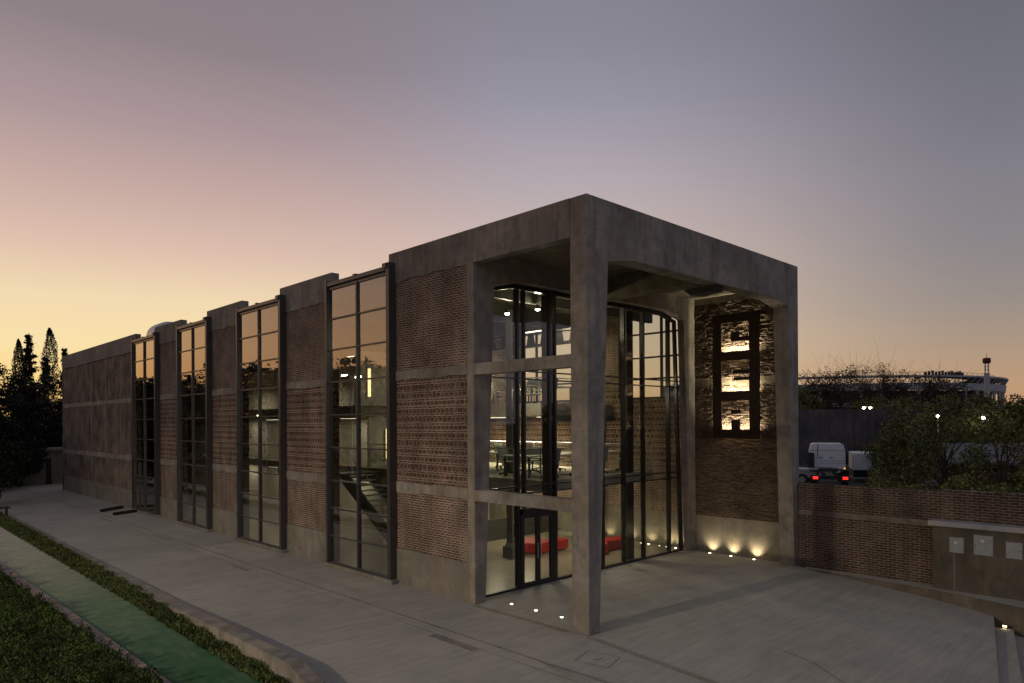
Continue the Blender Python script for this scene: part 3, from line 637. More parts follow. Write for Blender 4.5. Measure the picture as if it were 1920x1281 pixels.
pos_words = ['on the near side', 'on the far side', 'at the near right', 'at the far left']
for (fl, x, y, rz, lab) in desks:
    if d0 is None: o = d0 = desk_proto((x, y, FL[fl]), R(rz))
    else: o = copy_tree(d0); o.location = (x, y, FL[fl]); o.rotation_euler = (0, 0, R(rz))
    tag(o, lab, 'desk', 'office desks on the galleries')
    for j, (dx, dy, r_) in enumerate(((-.6, -1.0, 180), (.6, 1.0, 0), (.75, -1.05, 165), (-.65, 1.02, 20))):
        if fl == 2 and (dy < -1.04 or y+dy < 8.6): continue
        if c0 is None: c = c0 = chair_proto((x+dx, y+dy, FL[fl]), R(r_+random.uniform(-20, 20)))
        else: c = copy_tree(c0); c.location = (x+dx, y+dy, FL[fl]); c.rotation_euler = (0, 0, R(r_+random.uniform(-25, 25)))
        tag(c, f'grey mesh chair {pos_words[j]} of the {lab.replace("long pale ", "")}', 'chair', 'office chairs at the gallery desks')
# red bean shaped seats
def bench(loc, pts, wid, label):
    t_ = thing('red_bench', label, 'bench', loc, 'red lounge seats in the hall')
    P = [Vector((x, y, 0)) for x, y in pts]; fine = []
    for k in range(len(P)-1):
        p0 = P[max(k-1, 0)]; p1 = P[k]; p2_ = P[k+1]; p3 = P[min(k+2, len(P)-1)]
        for s_ in np.linspace(0, 1, 7)[:-1]: fine.append(.5*((2*p1)+(-p0+p2_)*s_+(2*p0-5*p1+4*p2_-p3)*s_*s_+(-p0+3*p1-3*p2_+p3)*s_**3))
    fine.append(P[-1]); Lf = []; Rt = []
    for k, p in enumerate(fine):
        d = (fine[min(k+1, len(fine)-1)]-fine[max(k-1, 0)]).normalized(); n_ = Vector((-d.y, d.x, 0)); Lf.append(p+n_*wid/2); Rt.append(p-n_*wid/2)
    out = [(q.x, q.y) for q in Lf]+[(q.x, q.y) for q in Rt[::-1]]
    n = len(fine); mb = MB()
    for z0, z1 in ((.04, .44),):
        i = len(mb.v); mb.v += [(*q, z0) for q in out]+[(*q, z1) for q in out]; N2 = len(out)
        mb.f += [(i+k, i+(k+1) % N2, i+N2+(k+1) % N2, i+N2+k) for k in range(N2)]
        mb.f += [(i+N2+k, i+N2+k+1, i+N2+N2-2-k, i+N2+N2-1-k) for k in range(n-1)]+[(i+k, i+N2-1-k, i+N2-2-k, i+k+1) for k in range(n-1)]
    local(mb, 'seat', 'red', t_, bevel=.05); local(MB().box(pts[1][0]-.2, pts[1][1]-.15, 0, pts[1][0]+.2, pts[1][1]+.15, .039), 'foot', 'rubber', t_); return t_
bench((6.1, 8.9, .008), [(-.3, -.2), (.3, -.35), (.9, -.1), (1.3, .1)], .62, 'red curved bench nearest the steel column behind the entrance doors')
bench((6.9, 8.1, .008), [(-.5, -.1), (.1, .1), (.7, .0), (1.25, .05)], .62, 'red curved bench in front of the other one, seen through the door leaves')
bench((8.7, 6.6, .008), [(-.6, -.4), (-.1, .0), (.5, .0), (1.4, -.1)], .66, 'long red curved bench at the right, seen between the pillar and the mullion')
bench((9.0, 7.4, .008), [(-.2, 0), (.1, .05), (.4, .0)], .45, 'small red stool just behind the right hand red bench')
# ground lights
def uplight(x, y, z, e, label, grp, toward=None):
    t_ = thing('ground_light', label, 'light', (x, y, z), grp)
    r = MB(); r.tube([(0, 0, 0), (0, 0, .012)], .06, 14); local(r, 'bezel', 'galv', t_)
    l_ = MB(); l_.tube([(0, 0, .0125), (0, 0, .022)], .036, 12); local(l_, 'lens', 'warm', t_)
    if e: lamp('ground_light_lamp', 'SPOT', t_, (0, 0, .04), e, (1, .8, .5), .03, toward or (math.pi, 0, 0), 104, 1.)
    return t_
for k, y in enumerate((3.4, 2.45, 1.52)): uplight(.72, y, 0, 4, f'round floor light in the portico, {["nearest the entrance glass", "middle one of three", "nearest the corner pillar"][k]}', 'floor lights beside the portico opening')
for k, y in enumerate((3.38, 2.5, 1.58)): uplight(RX-.26, y, .0, 42, f'round floor light washing the portico side wall, {["leftmost and nearest the glass", "middle one of three", "rightmost of three"][k]}', 'floor lights washing the portico wall', (math.pi, R(30), 0))
for k, y in enumerate((4.9, 5.3, 6.2, 7.2, 8.4)): uplight(RX-.27, y, .008, 22, f'floor light inside the hall along the right wall, {["first", "second", "third", "fourth", "fifth"][k]} back from the glass', 'floor lights inside along the right wall', (math.pi, R(30), 0))
# lit metal sign on the portico wall: cut-out plate standing off the brick
SX = RX-.33
sg = thing('wall_sign', 'tall dark metal sign with three glowing cut out letters on the portico brick wall', 'sign', (SX, 2.22, 4.45))
pm = MB(); T0, T1 = SX-.02, SX+.02
yL, yR = 3.16, 1.28
oL, oR = 2.8, 1.68
rows = [(7.71, 8.79), (6.22, 7.37), (4.79, 5.86)]
pm.box(T0, oL, 4.44, T1, yL, 9.12); pm.box(T0, yR, 4.44, T1, oR, 9.12)
zc = [4.44]+[v for r_ in rows[::-1] for v in r_]+[9.12]
for a, b in zip(zc[::2], zc[1::2]): pm.box(T0, oR, a, T1, oL, b)
# letter counters left inside the openings
pm.box(T0, 2.06, 8.07, T1, 2.4, 8.44); pm.box(T0, oR, 8.07, T1, 2.06, 8.24)
pm.prism([(oR, 6.88), (2.28, 6.88), (2.37, 6.94), (2.28, 7.0), (oR, 7.0)], 0, T0, T1); pm.prism([(oR, 6.62), (2.37, 6.62), (2.28, 6.68), (2.28, 6.74), (oR, 6.74)], 0, T0, T1)
pm.box(T0, 2.06, 5.37, T1, 2.4, 5.52); pm.box(T0, 2.06, 4.79, T1, 2.4, 5.15)
pm.build('sign_plate', 'corten', sg)
br = MB()
for z in (4.7, 6.05, 7.55, 8.95):
    for y in (1.5, 2.95): br.box(T1, y-.02, z-.02, RX-.03, y+.02, z+.02)
br.build('bracket', 'steel', sg)
br = MB(); br.box(T1, 2.2, 5.4, RX-.03, 2.24, 5.44); br.build('bracket', 'steel', sg)
for (z0, z1) in rows:
    st_ = MB(); st_.box(SX+.06, 1.5, z0-.07, SX+.12, 2.95, z0-.04); st_.build('led_strip', 'led', sg)
    lo = lamp('led_strip_lamp', 'AREA', sg, (.13, 0, z0-.03-4.45), 58, (1, .88, .62), (.05, 1.45), (0, R(211), 0)); lo.data.spread = R(150); 
# interior lamps
def ceil_panel(x, y, z, lx, ly, e, label, grp='ceiling lights under the galleries', mat='panel'):
    t_ = thing('ceiling_light', label, 'light', (x, y, z), grp)
    local(MB().box(-lx/2, -ly/2, -.05, lx/2, ly/2, 0), 'housing', 'white', t_); local(MB().box(-lx/2+.02, -ly/2+.02, -.058, lx/2-.02, ly/2-.02, -.051), 'diffuser', mat, t_)
    lamp('ceiling_light_lamp', 'AREA', t_, (0, 0, -.07), e, (1, .88, .62), (lx, ly)); return t_
k = 0
W_ = ['first', 'second', 'third', 'fourth', 'fifth', 'sixth', 'seventh', 'eighth']
for i, y in enumerate((9.6, 12.6, 15.2, 19., 24., 30.)): ceil_panel(9.0, y, 5.375, .2, 1.4, 110, f'linear ceiling light under the upper gallery, {W_[i]} from the entrance')
for i, y in enumerate((18., 22., 26., 31., 36.)): ceil_panel(6.2, y, 5.375, .2, 1.4, 60, f'linear ceiling light under the rear upper floor, {W_[i]} from the stair')
for i, (x, y) in enumerate(((5.0, 6.4), (8.3, 6.4), (6.8, 10.6), (9.0, 11.0))): ceil_panel(x, y, 2.855, .3, .3, 34, f'square ceiling light above the entrance hall, {W_[i]} from the doors', 'square ceiling lights above the hall')
for i, y in enumerate((20.5, 28.)): ceil_panel(3.0, y, 7.0, .2, .8, 50, f'linear light high over the left aisle, {W_[i]} from the stair', 'linear lights over the left aisle')
for i, y in enumerate((11., 18., 26., 34.)): ceil_panel(9.4, y, 9.18, .2, 1.2, 190, f'linear roof light above the upper gallery, {W_[i]} from the entrance', 'linear roof lights above the upper gallery')
for i, y in enumerate((17.3, 21., 25., 29., 33.)):
    ceil_panel(3.95, y, 2.855, .2, 1.2, 15, f'linear ceiling light over the ground floor aisle, {W_[i]} from the stair', 'linear lights over the ground floor aisle'); ceil_panel(3.9, y, 5.375, .2, 1.2, 17, f'linear ceiling light over the gallery aisle, {W_[i]} from the stair', 'linear lights over the gallery aisle')
def spot(x, y, z, zc_, e, label):
    t_ = thing('pendant_spotlight', label, 'light', (x, y, z), 'spotlights high in the hall')
    local(MB().tube([(0, 0, .13), (0, 0, zc_-z)], .012, 6), 'rod', 'steel', t_); local(MB().tube([(0, 0, 0), (0, 0, .14)], [.09, .06], 10), 'housing', 'steel', t_)
    l_ = MB(); l_.tube([(0, 0, -.05), (0, 0, -.005)], [.05, .085], 10); local(l_, 'lens', 'cool', t_); lamp('spotlight_lamp', 'POINT', t_, (0, 0, -.12), e, (1, .88, .6), .06); return t_
spot(3.76, 6.69, 8.86, 9.9, 70, 'bright spotlight high behind the first pane left of the mullion'); spot(4.52, 5.96, 9.0, 9.9, 70, 'bright spotlight high behind the second pane, right of the mullion'); spot(5.8, 8.0, 6.35, 7.86, 60, 'lower bright spotlight above the gallery desks')
# glowing wall lights seen through the first tall window
for i, (y, z0, z1) in enumerate(((24.03, 5.95, 7.35), (20.52, 5.95, 7.3), (24.3, 3.4, 4.75), (20.5, 3.4, 4.75), (20.57, .6, 1.7))):
    pass
wl = [(5.6, 15.1, 6.2, 7.5), (4.5, 15.1, 3.5, 4.9), (6.6, 15.1, 3.5, 4.9), (4.0, 13.9, .7, 2.1), (3.6, 15.1, 6.2, 7.5)]
wlab = ['at the right of the upper partition', 'at the left of the lower gallery partition', 'at the right of the lower gallery partition', 'on the ground floor partition beside the stair', 'at the left of the upper partition']
for (x, y, z0, z1), lb in zip(wl, wlab):
    t_ = thing('wall_light', 'tall narrow glowing wall light '+lb, 'light', (x, y, z0), 'tall wall lights seen through the first tall window')
    local(MB().box(-.09, .04, 0, .09, .09, z1-z0), 'back_plate', 'white', t_); local(MB().box(-.05, -.02, .05, .05, .039, z1-z0-.05), 'diffuser', emit('wall_light_diffuser', (1, .78, .38), 3.2), t_)

# ------------------------------------------------------------------ right hand wall, meter block, step lights
bw = thing('boundary_wall', 'long brick boundary wall with a concrete band, right of the portico', 'wall', (11.5, -4.4, 0))
MB().box(11.5, -4.43, -.4, 11.78, .0, 2.84).build('brick_face', 'brick_wall', bw); MB().box(11.49, -14, -.4, 11.78, -4.435, 2.9).build('brick_face', 'brick_wall', bw)
MB().box(11.485, -4.43, 1.8, 11.499, .0, 1.99).build('concrete_band', 'band_far', bw)
cp = MB()
for k in range(60):
    y = -.02-k*.235; cp.box(11.5+random.uniform(-.012, .01), y-.21, 2.842 if y > -4.3 else 2.902, 11.77, y, (2.9 if y > -4.3 else 2.96)+random.uniform(-.012, .012))
cp.build('coping_bricks', 'brick_wall', bw)
ub = thing('meter_block', 'rendered concrete block with a pale coping and grey meter doors, against the boundary wall', 'utility block', (11.2, -6, 0))
MB().box(11.05, -12, -.3, 11.488, -4.31, 1.9).build('block_body', concrete('dark_render', (.115, .103, .078), .5, .4), ub, bevel=.012)  # render tone also lowered in place of missing lamp light
MB().box(10.95, -12.05, 1.901, 11.487, -4.22, 2.05).build('coping', 'coping', ub, bevel=.01)
for i, (a, b, z0, z1) in enumerate(((-5.13, -4.77, 1.15, 1.6), (-5.86, -5.39, 1.16, 1.73), (-6.55, -6.17, 1.16, 1.62), (-7.6, -7.1, 1.16, 1.7))):
    d_ = MB().box(11.02, a, z0, 11.049, b, z1).build('meter_door', 'meter', ub, bevel=.006)
    MB().box(11.04, a-.025, z0-.025, 11.0495, b+.025, z1+.025).build('box_frame', 'steel_in', ub)
    yl = a+.05 if i == 2 else b-.04
    if i: MB().tube([(11.021, yl, (z0+z1)/2), (11.008, yl, (z0+z1)/2)], .014, 8).build('lock', 'rubber', d_)
    if i < 2:
        yc = (a+b)/2+.02; r_ = MB(); r_.prism([(yc-.045, z1-.12), (yc+.045, z1-.12), (yc+.03, z1-.19), (yc-.03, z1-.19)], 0, 11.014, 11.019); r_.build('maker_plate', 'white', d_)
MB().box(11.038, -4.9, .02, 11.0495, -4.87, 1.14).build('conduit_scar', 'plaster', ub)
for k, (x, y, z) in enumerate(((9.985, -6.33, -.53), (9.80, -6.98, -.70))):
    t_ = thing('step_light', f'small recessed warm light beside the {["top", "second"][k]} step', 'light', (x, y, z), 'recessed step lights')
    local(MB().box(-.01, -.07, -.045, .03, .07, .045), 'bezel', 'rubber', t_); local(MB().box(-.014, -.045, -.022, -.0105, .045, .022), 'lens', emit('step_lens', (1, .75, .35), 6), t_)
    lamp('step_light_lamp', 'SPOT', t_, (-.03, 0, 0), 2.2, (1, .72, .36), .02, (0, R(-35), 0), 120, .8)

# driveway bits
gr = thing('drain_grate', 'slotted drain grate set in the driveway joint', 'drain', (-2.57, 1.95, 0)); gm = MB()
gm.box(-2.7, 1.1, 0, -2.44, 2.8, .004); gm.build('grate_frame', concrete('grate_bed', (.36, .33, .3), 0, .3), gr); sl = MB()
for k in range(20): y = 1.18+k*.079; sl.box(-2.68, y, .0045, -2.46, y+.024, .008)
sl.build('slot', 'steel_in', gr)
for i, (y, x, l_) in enumerate(((13.2, -2.6, 1.3), (22., -2.3, 2.3), (30.5, -2.45, 2.5), (38.5, -2.4, 3.))):
    t_ = thing('drain_slot', f'narrow dark drain slot in the driveway, {W_[i]} beyond the grate', 'drain', (x, y, 0), 'dark drain slots along the driveway'); local(MB().box(-.06, 0, .004, .06, l_, .008), 'slot', plain('wet_slot', (.24, .22, .195), .6), t_); local(MB().box(-.09, -.03, 0, .09, l_+.03, .0038), 'slot_edge', plain('slot_edge', (.33, .30, .26), .8), t_)
ht = thing('access_cover', 'square concrete access cover flush in the paving in front of the corner pillar', 'cover', (-1.0, -1.1, -.056)); hm = MB()
zz = lambda y: 0 if y > -.3 else .07015*(y+.3)
def strip(mb, x0, y0, x1, y1, w_=.007):
    d = Vector((x1-x0, y1-y0, 0)).normalized(); n_ = Vector((-d.y, d.x, 0))*w_
    mb.quad((x0+n_.x, y0+n_.y, zz(y0+n_.y)+.004), (x0-n_.x, y0-n_.y, zz(y0-n_.y)+.004), (x1-n_.x, y1-n_.y, zz(y1-n_.y)+.004), (x1+n_.x, y1+n_.y, zz(y1+n_.y)+.004))
for a in (((-1.45, -.8), (-.78, -.62)), ((-.78, -.62), (-.5, -1.3)), ((-.5, -1.3), (-1.2, -1.5)), ((-1.2, -1.5), (-1.45, -.8))): strip(hm, *a[0], *a[1])
hm.build('cover_joint', 'steel_in', ht); hm = MB(); strip(hm, -1.08, -1.02, -.88, -1.1, .01); hm.build('lifting_slot', 'rubber', ht)
ck = MB(); q = [(2.9, -3.3), (2.7, -4.2), (2.2, -4.9), (1.8, -5.9), (1.0, -6.8)]
for a, b in zip(q, q[1:]): strip(ck, *a, *b, .009)
tag(ck.build('pavement_crack', plain('crack', (.08, .075, .07), .9)), kind=ST)
for i, (a, b) in enumerate((((-1.75, 35.4), (-.35, 36.6)), ((-1.65, 33.2), (-.35, 33.9)))):
    d = Vector((b[0]-a[0], b[1]-a[1], 0)); t_ = thing('steel_channel', ['long black steel channel lying on the ground left of the far glazed door', 'short black steel channel lying on the ground nearer the camera'][i], 'steel channel', (a[0], a[1], 0), 'steel channels before the far door', math.atan2(d.y, d.x)); ln = d.length
    mb = MB().box(0, -.1, 0, ln, .1, .02).box(0, -.1, .0205, ln, -.07, .16).box(0, .07, .0205, ln, .1, .16); local(mb, 'channel', 'steel', t_)
bn = thing('bench', 'dark metal bench at the far left edge of the grass', 'bench', (-6.7, 36.8, 0)); local(MB().box(-2.2, -.2, .5, .75, .2, .58), 'seat', 'steel', bn)
for x in (-2.0, .6): local(MB().box(x-.04, -.18, 0, x+.04, .18, .5), 'leg', 'steel', bn)

# street lamps to the left (they are seen mirrored in the glazing and throw the pillar's shadow)
def street_lamp(x, y, h, label, e, cold=False, heads=1):   # cut-off lantern: throws its light down and outward, little above
    t_ = thing('street_lamp', label, 'street lamp', (x, y, 0), 'street lamps left of the driveway')
    local(MB().tube([(0, 0, 0), (0, 0, h-.3), (.15, 0, h)], [.09, .05, .04], 8), 'pole', 'galv', t_)
    for k in range(heads):
        s_ = 1 if k == 0 else -1
        local(MB().tube([(0, 0, h-.1), (s_*.9, 0, h+.12)], .03, 6), 'arm', 'galv', t_)
        hd = local(MB().box(s_*.7-.3, -.14, h+.08, s_*.7+.5, .14, h+.2), 'lamp_head', 'galv', t_, bevel=.03); ln = MB().box(s_*.7-.15, -.1, h-.05, s_*.7+.35, .1, h+.079); l2 = local(ln, 'lens', 'street', hd)
    if e: lamp('street_lamp_light', 'SPOT', t_, (.75, 0, h-.1), e, (1, .84, .60), .35, (0, 0, 0), 172, .25)
    return t_
street_lamp(-38, 4.2, 13.2, 'tall street lamp far left of the portico, lighting the pillar', 19500)
street_lamp(-21.9, 46.3, 9.6, 'twin headed street lamp mirrored in the nearest tall window', 0, heads=2)
street_lamp(-18.3, 56.7, 6.0, 'short bright street lamp mirrored in the second tall window', 0)

# ------------------------------------------------------------------ planting
def leaf_mass(name, xyzfun, n, size, mat, label, cat=None, kind=None, up=.9, aspect=.5):
    C = xyzfun(n); V, F = leaves(C, size, aspect, up); o = np_mesh(name, V, F, mat)
    return tag(o, label, cat, None, kind)
def hedge_pts(n):
    y = RNG.uniform(.5, 1, n)**1.0; y = 1.0+RNG.power(1.0, n)*24; xe = np.interp(y, [1, 4, 7, 11.6, 15, 19, 26], [-8.1, -8.22, -8.43, -8.64, -8.77, -8.88, -9.1])+.06*np.sin(y*3.1)+.05*np.sin(y*7.7)
    d = RNG.uniform(0, 1, n)**1.1*(4.5+0*y); x = xe-d
    h = .42*np.clip(d/.35, .25, 1)*(.75+.35*np.sin(x*2.3+np.cos(y*1.7)*2)*np.sin(y*1.9)+.15*np.sin(x*7+y*5))*(1+.3*np.sin(x*19+3*np.sin(y*11))*np.sin(y*17))
    z = np.array([zt(v) for v in y])+h*RNG.uniform(.55, 1.12, n)**.6; k_ = RNG.integers(0, 700, n); on = RNG.uniform(0, 1, n) < .22; cx_ = x[:700][k_]+RNG.normal(0, .035, n); cy_ = y[:700][k_]+RNG.normal(0, .035, n); cz_ = z[:700][k_]+RNG.uniform(-.05, .22, n)
    x, y, z = np.where(on, cx_, x), np.where(on, cy_, y), np.where(on, cz_, z); return np.stack([x, y, z], 1)
leaf_mass('hedge', hedge_pts, 170000, .058, 'hedge', 'dense low dark green ground cover at the lower left', kind='stuff')
hb = MB()
for a, b in zip(range(0, 26, 1), range(1, 27, 1)):
    xa, xb = [float(np.interp(v, [1, 5, 11, 16, 21, 26], [-8.2, -8.35, -8.7, -8.9, -9.05, -9.25])) for v in (a, b)]
    hb.quad((-14, a, zt(a)+.2), (xa, a, zt(a)+.12), (xb, b, zt(b)+.12), (-14, b, zt(b)+.2))
tag(hb.build('undergrowth', 'soil'), 'dark soil and stems under the ground cover', kind='stuff')
def grass_pts(n):
    y = 1.2+RNG.power(1.3, n)*44; xa = np.interp(y, [q[0] for q in pr_], [q[1] for q in pr_]); u = RNG.uniform(-.04, 1.04, n); x = xa+(-6.3-xa)*u*np.where(y > 12, 1.15, 1.0)
    x += .03*np.sin(y*9)+.03*np.sin(y*23); z = np.array([zt(v) for v in y])+RNG.uniform(0, .13, n)*(.5+.9*np.sin(y*2.1+x*5)**2); return np.stack([x, y, z], 1)
leaf_mass('grass', grass_pts, 75000, .11, 'grass', 'strip of rough grass between the green path and the edging wall', kind='stuff', up=1.6, aspect=.22)

def tree(kind, x, y, zt_, zb, r, label, seed, cat='tree', group=None, n=None, leaf=None, mat=None, base=None):
    rng = np.random.default_rng(seed); gz = -.06 if base is None else base
    t_ = thing({'cyp': 'cypress_tree', 'pine': 'conifer_tree', 'dark': 'dense_tree', 'bush': 'large_bush', 'bare': 'sparse_tree', 'leafy': 'leafy_tree'}[kind], label, cat, (x, y, gz), group)
    H = zt_-gz; hb_ = max(zb-gz, .3); tk = MB(); cl = []
    zc = (H+hb_)/2; hz = (H-hb_)/2
    nb = {'cyp': 30, 'pine': 40, 'dark': 46, 'bush': 36, 'bare': 46, 'leafy': 44}[kind]
    for k in range(nb):
        if kind in ('cyp', ):
            u = rng.uniform(0, 1); z = hb_+(H-hb_)*u; rr = r*(1-u**2.2)*.85+.08; a = rng.uniform(0, 6.28); q = rr*math.sqrt(rng.uniform(0, .8)); cl.append((q*math.cos(a), q*math.sin(a), z, r*.4*(1-.55*u)))
        elif kind == 'pine':
            u = rng.uniform(0, 1); z = hb_+(H-hb_)*u; rr = r*(1.05-u)*1.05; a = rng.uniform(0, 6.28); q = rr*rng.uniform(.2, 1); cl.append((q*math.cos(a), q*math.sin(a), z-.15*q, r*.3*(1.1-.6*u)))
        else:
            d = rng.normal(size=3); d /= np.linalg.norm(d); s_ = rng.uniform(.35, 1)**.6; cl.append((d[0]*r*s_, d[1]*r*s_, zc+d[2]*hz*s_*.95, r*rng.uniform(.22, .4)))
    tr_ = .05+r*.035
    tk.tube([(0, 0, 0), (.02*r, .03*r, hb_*.6+.3), (0, 0, zc)], [tr_*1.3, tr_, tr_*.5], 7)
    for (a, b, c, s_) in ([] if kind in ('cyp', 'pine') else cl[::2 if kind != 'bare' else 1]):
        z0 = min(c*.8, zc*rng.uniform(.6, 1)); tk.tube([(0, 0, z0), (a*.5+rng.normal()*.05*r, b*.5+rng.normal()*.05*r, z0+(c-z0)*.6), (a, b, c)], [tr_*.4, tr_*.22, tr_*.08], 4)
        if kind == 'bare':
            for _ in range(5): e = rng.normal(size=3)*s_*1.3; e[2] = abs(e[2]); tk.tube([(a, b, c), (a+e[0]*.5, b+e[1]*.5, c+e[2]*.6), (a+e[0], b+e[1], c+e[2])], [tr_*.1, tr_*.06, tr_*.03], 3)
    n = n or {'cyp': 9000, 'pine': 7000, 'dark': 12000, 'bush': 9000, 'bare': 3300, 'leafy': 7000}[kind]; leaf = leaf or {'cyp': .16, 'pine': .2, 'dark': .26, 'bush': .22, 'bare': .26, 'leafy': .26}[kind]
    cl = np.array(cl); i = rng.integers(0, len(cl), n); d = rng.normal(size=(n, 3)); d /= np.linalg.norm(d, axis=1)[:, None]; rad = cl[i, 3]*rng.uniform(.1, 1.15, n)**.5
    st_ = 1.7 if kind == 'cyp' else .85
    C = cl[i, :3]+d*rad[:, None]*np.array([1, 1, st_]); C[:, 2] = np.maximum(C[:, 2], .1)
    if kind == 'cyp':
        u = rng.uniform(0, 1, n)**.85; a = rng.uniform(0, 6.283, n); prof_ = np.where(u < .25, .7+1.2*u, 1.0)*np.clip((1-u)*5, 0, 1)**.6*(1-.35*u); lump = 1+.16*np.sin(a*3+u*26+seed)+.12*np.sin(a*5-u*41); q = r*prof_*lump*rng.uniform(.25, 1.05, n)**.5
        C = np.stack([q*np.cos(a)+.12*r*np.sin(u*9), q*np.sin(a), hb_+(H-hb_)*u], 1)
    if kind == 'pine':
        nbq = 90; bu = rng.uniform(0, 1, nbq)**.9; ba = rng.uniform(0, 6.283, nbq); bl = r*(1.1-bu)*rng.uniform(.55, 1.15, nbq)+.15; i = rng.integers(0, nbq, n); w_ = rng.uniform(.05, 1, n)
        C = np.stack([bl[i]*w_*np.cos(ba[i]), bl[i]*w_*np.sin(ba[i]), hb_+(H-hb_)*bu[i]+.25*bl[i]*w_**2], 1)+rng.normal(size=(n, 3))*.13*(1.3-w_[:, None])
    V, F = leaves(C, leaf, .6, None, rng)
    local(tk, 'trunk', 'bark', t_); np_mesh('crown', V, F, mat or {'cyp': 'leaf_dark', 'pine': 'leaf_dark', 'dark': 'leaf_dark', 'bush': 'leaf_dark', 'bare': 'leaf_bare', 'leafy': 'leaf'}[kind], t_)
    return t_
LT = [('dark',-1.75,64.89,10.6,.8,2.9,'dark rounded tree left of the cypresses'), ('dark',1.3,68.8,9.9,0,3.4,'dark rounded tree in front of the cypresses'), ('cyp',1.1,80,14.4,0,.85,'tall thin cypress, leftmost of the group'), ('cyp',2.0,80.6,13.9,0,.7,'thin cypress touching the leftmost one'), ('cyp',4.0,80.37,15.9,0,1.1,'tallest cypress of the group'),
      ('pine',3.02,85.32,15.4,1.3,2.0,'ragged conifer between the two cypresses'), ('pine',4.4,84,13.0,1.4,1.6,'shorter ragged conifer just left of the tallest cypress'), ('pine',6.0,82.77,13.9,1.3,1.5,'conifer rising beside the far corner of the building'), ('bush',-5.6,44.54,6.4,.3,2.3,'dark bush at the left edge nearest the camera'),
      ('bush',-7.4,52,8.0,.3,3.6,'large dark bush at the far left edge'), ('dark',-4.2,71.87,10.9,.9,3.4,'dark tree at the far left edge behind the bushes'), ('bush',-2.3,60.2,5.0,.0,2.0,'dark bush left of the low outbuilding'), ('bush',1.7,66,5.4,.2,2.0,'dark bush behind the low outbuilding'), ('dark',5.5,72,8.6,.5,3.2,'dark tree behind the outbuilding, beside the brick wall'), ('bush',-4.2,57,3.4,.0,2.3,'low dark bush at the end of the driveway')]
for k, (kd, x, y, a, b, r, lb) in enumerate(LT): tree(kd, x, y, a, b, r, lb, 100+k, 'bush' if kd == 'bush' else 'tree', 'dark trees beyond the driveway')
RT = [('bare',103.,37.4,13.0,5.,4.0,'sparse bare tree before the stadium, touching the portico edge'), ('bare',107.5,19.5,11.6,5.,4.0,'low sparse bare tree before the stadium, right of the other bare ones'), ('bare',106.1,34.3,14.6,5.,5.2,'tall sparse bare tree before the stadium, leftmost of the three tallest'), ('bare',114.4,30.5,14.6,5.,4.4,'tall sparse bare tree before the stadium, middle of the three tallest'), ('bare',111.6,24.8,13.2,5.,4.2,'sparse bare tree before the stadium, rightmost of the three tallest'), ('leafy',67.8,8.7,7.3,1,3.6,'leafy tree under the stadium, left of the tall mast'), ('leafy',61,4.2,7.3,.6,3.3,'leafy tree under the tall mast'), ('leafy',62.5,2.,7.0,.6,2.9,'leafy tree at the right edge under the stadium end'),
      ('leafy',43.,-.4,5.2,.4,2.3,'leafy tree behind the right part of the grey shed roof'), ('leafy',41,4.6,6.1,.4,2.9,'leafy tree behind the left part of the grey shed roof'), ('leafy',20.6,-.2,5.0,.9,1.25,'near leafy tree beside the white truck'), ('leafy',21.5,-2.0,5.8,1.,1.9,'near leafy tree above the boundary wall, in the middle'), ('leafy',20.5,-4.2,5.4,.9,1.5,'low leafy tree above the boundary wall before the shed'), ('leafy',19.,-6.1,4.8,.6,1.2,'near leafy tree above the wall at the right edge'),
      ('leafy',93,36,10.2,4.,3.4,'leafy tree above the dark warehouse beside the portico'), ('leafy',91.4,20.7,8.2,2.,4.4,'broad leafy tree right of the dark warehouse'), ('leafy',26.,-5.9,4.6,.6,1.5,'leafy tree at the right edge beyond the wall'), ('leafy',98,27,8.4,3.,3.6,'leafy tree above the middle of the dark warehouse')]
for k, (kd, x, y, a, b, r, lb) in enumerate(RT): tree(kd, x, y, a, b, r, lb, 200+k, 'tree', 'trees beyond the boundary wall', leaf=.3 if x > 50 else (.2 if x > 30 else .13), n=(8000 if x > 30 else 3800) if kd == 'leafy' else None)
# climbers and shrubs right behind the wall
def cp_(n): y = RNG.uniform(-9.5, -2.1, n); h = .5+.25*np.sin(y*2.2)+.2*np.sin(y*5.1); return np.stack([11.9+RNG.uniform(-.1, 1.6, n), y, 2.5+RNG.uniform(0, 1, n)**1.3*h], 1)
leaf_mass('shrubbery', cp_, 16000, .11, 'leaf', 'tangled shrubs along the top of the boundary wall', kind='stuff')
# trees off to the left, mirrored in the glazing
for k, (x, y, h, r) in enumerate(((-30, 52, 9, 4.5), (-26, 68, 9, 5), (-38, 64, 10.5, 5), (-22, 84, 10, 5.5), (-34, 84, 11, 5.5), (-13, 90, 11, 5), (-20, 102, 12, 6), (-45, 80, 11, 6), (-46, 54, 9, 5), (-40, 38, 8, 4), (-30, 110, 13, 7))):
    tree('dark', x, y, h, .6, r, f'dark tree in the row left of the driveway, {["first","second","third","fourth","fifth","sixth","seventh","eighth","ninth","tenth","eleventh"][k]} in the row', 300+k, 'tree', 'dark trees mirrored in the tall windows', n=6000, leaf=.5)

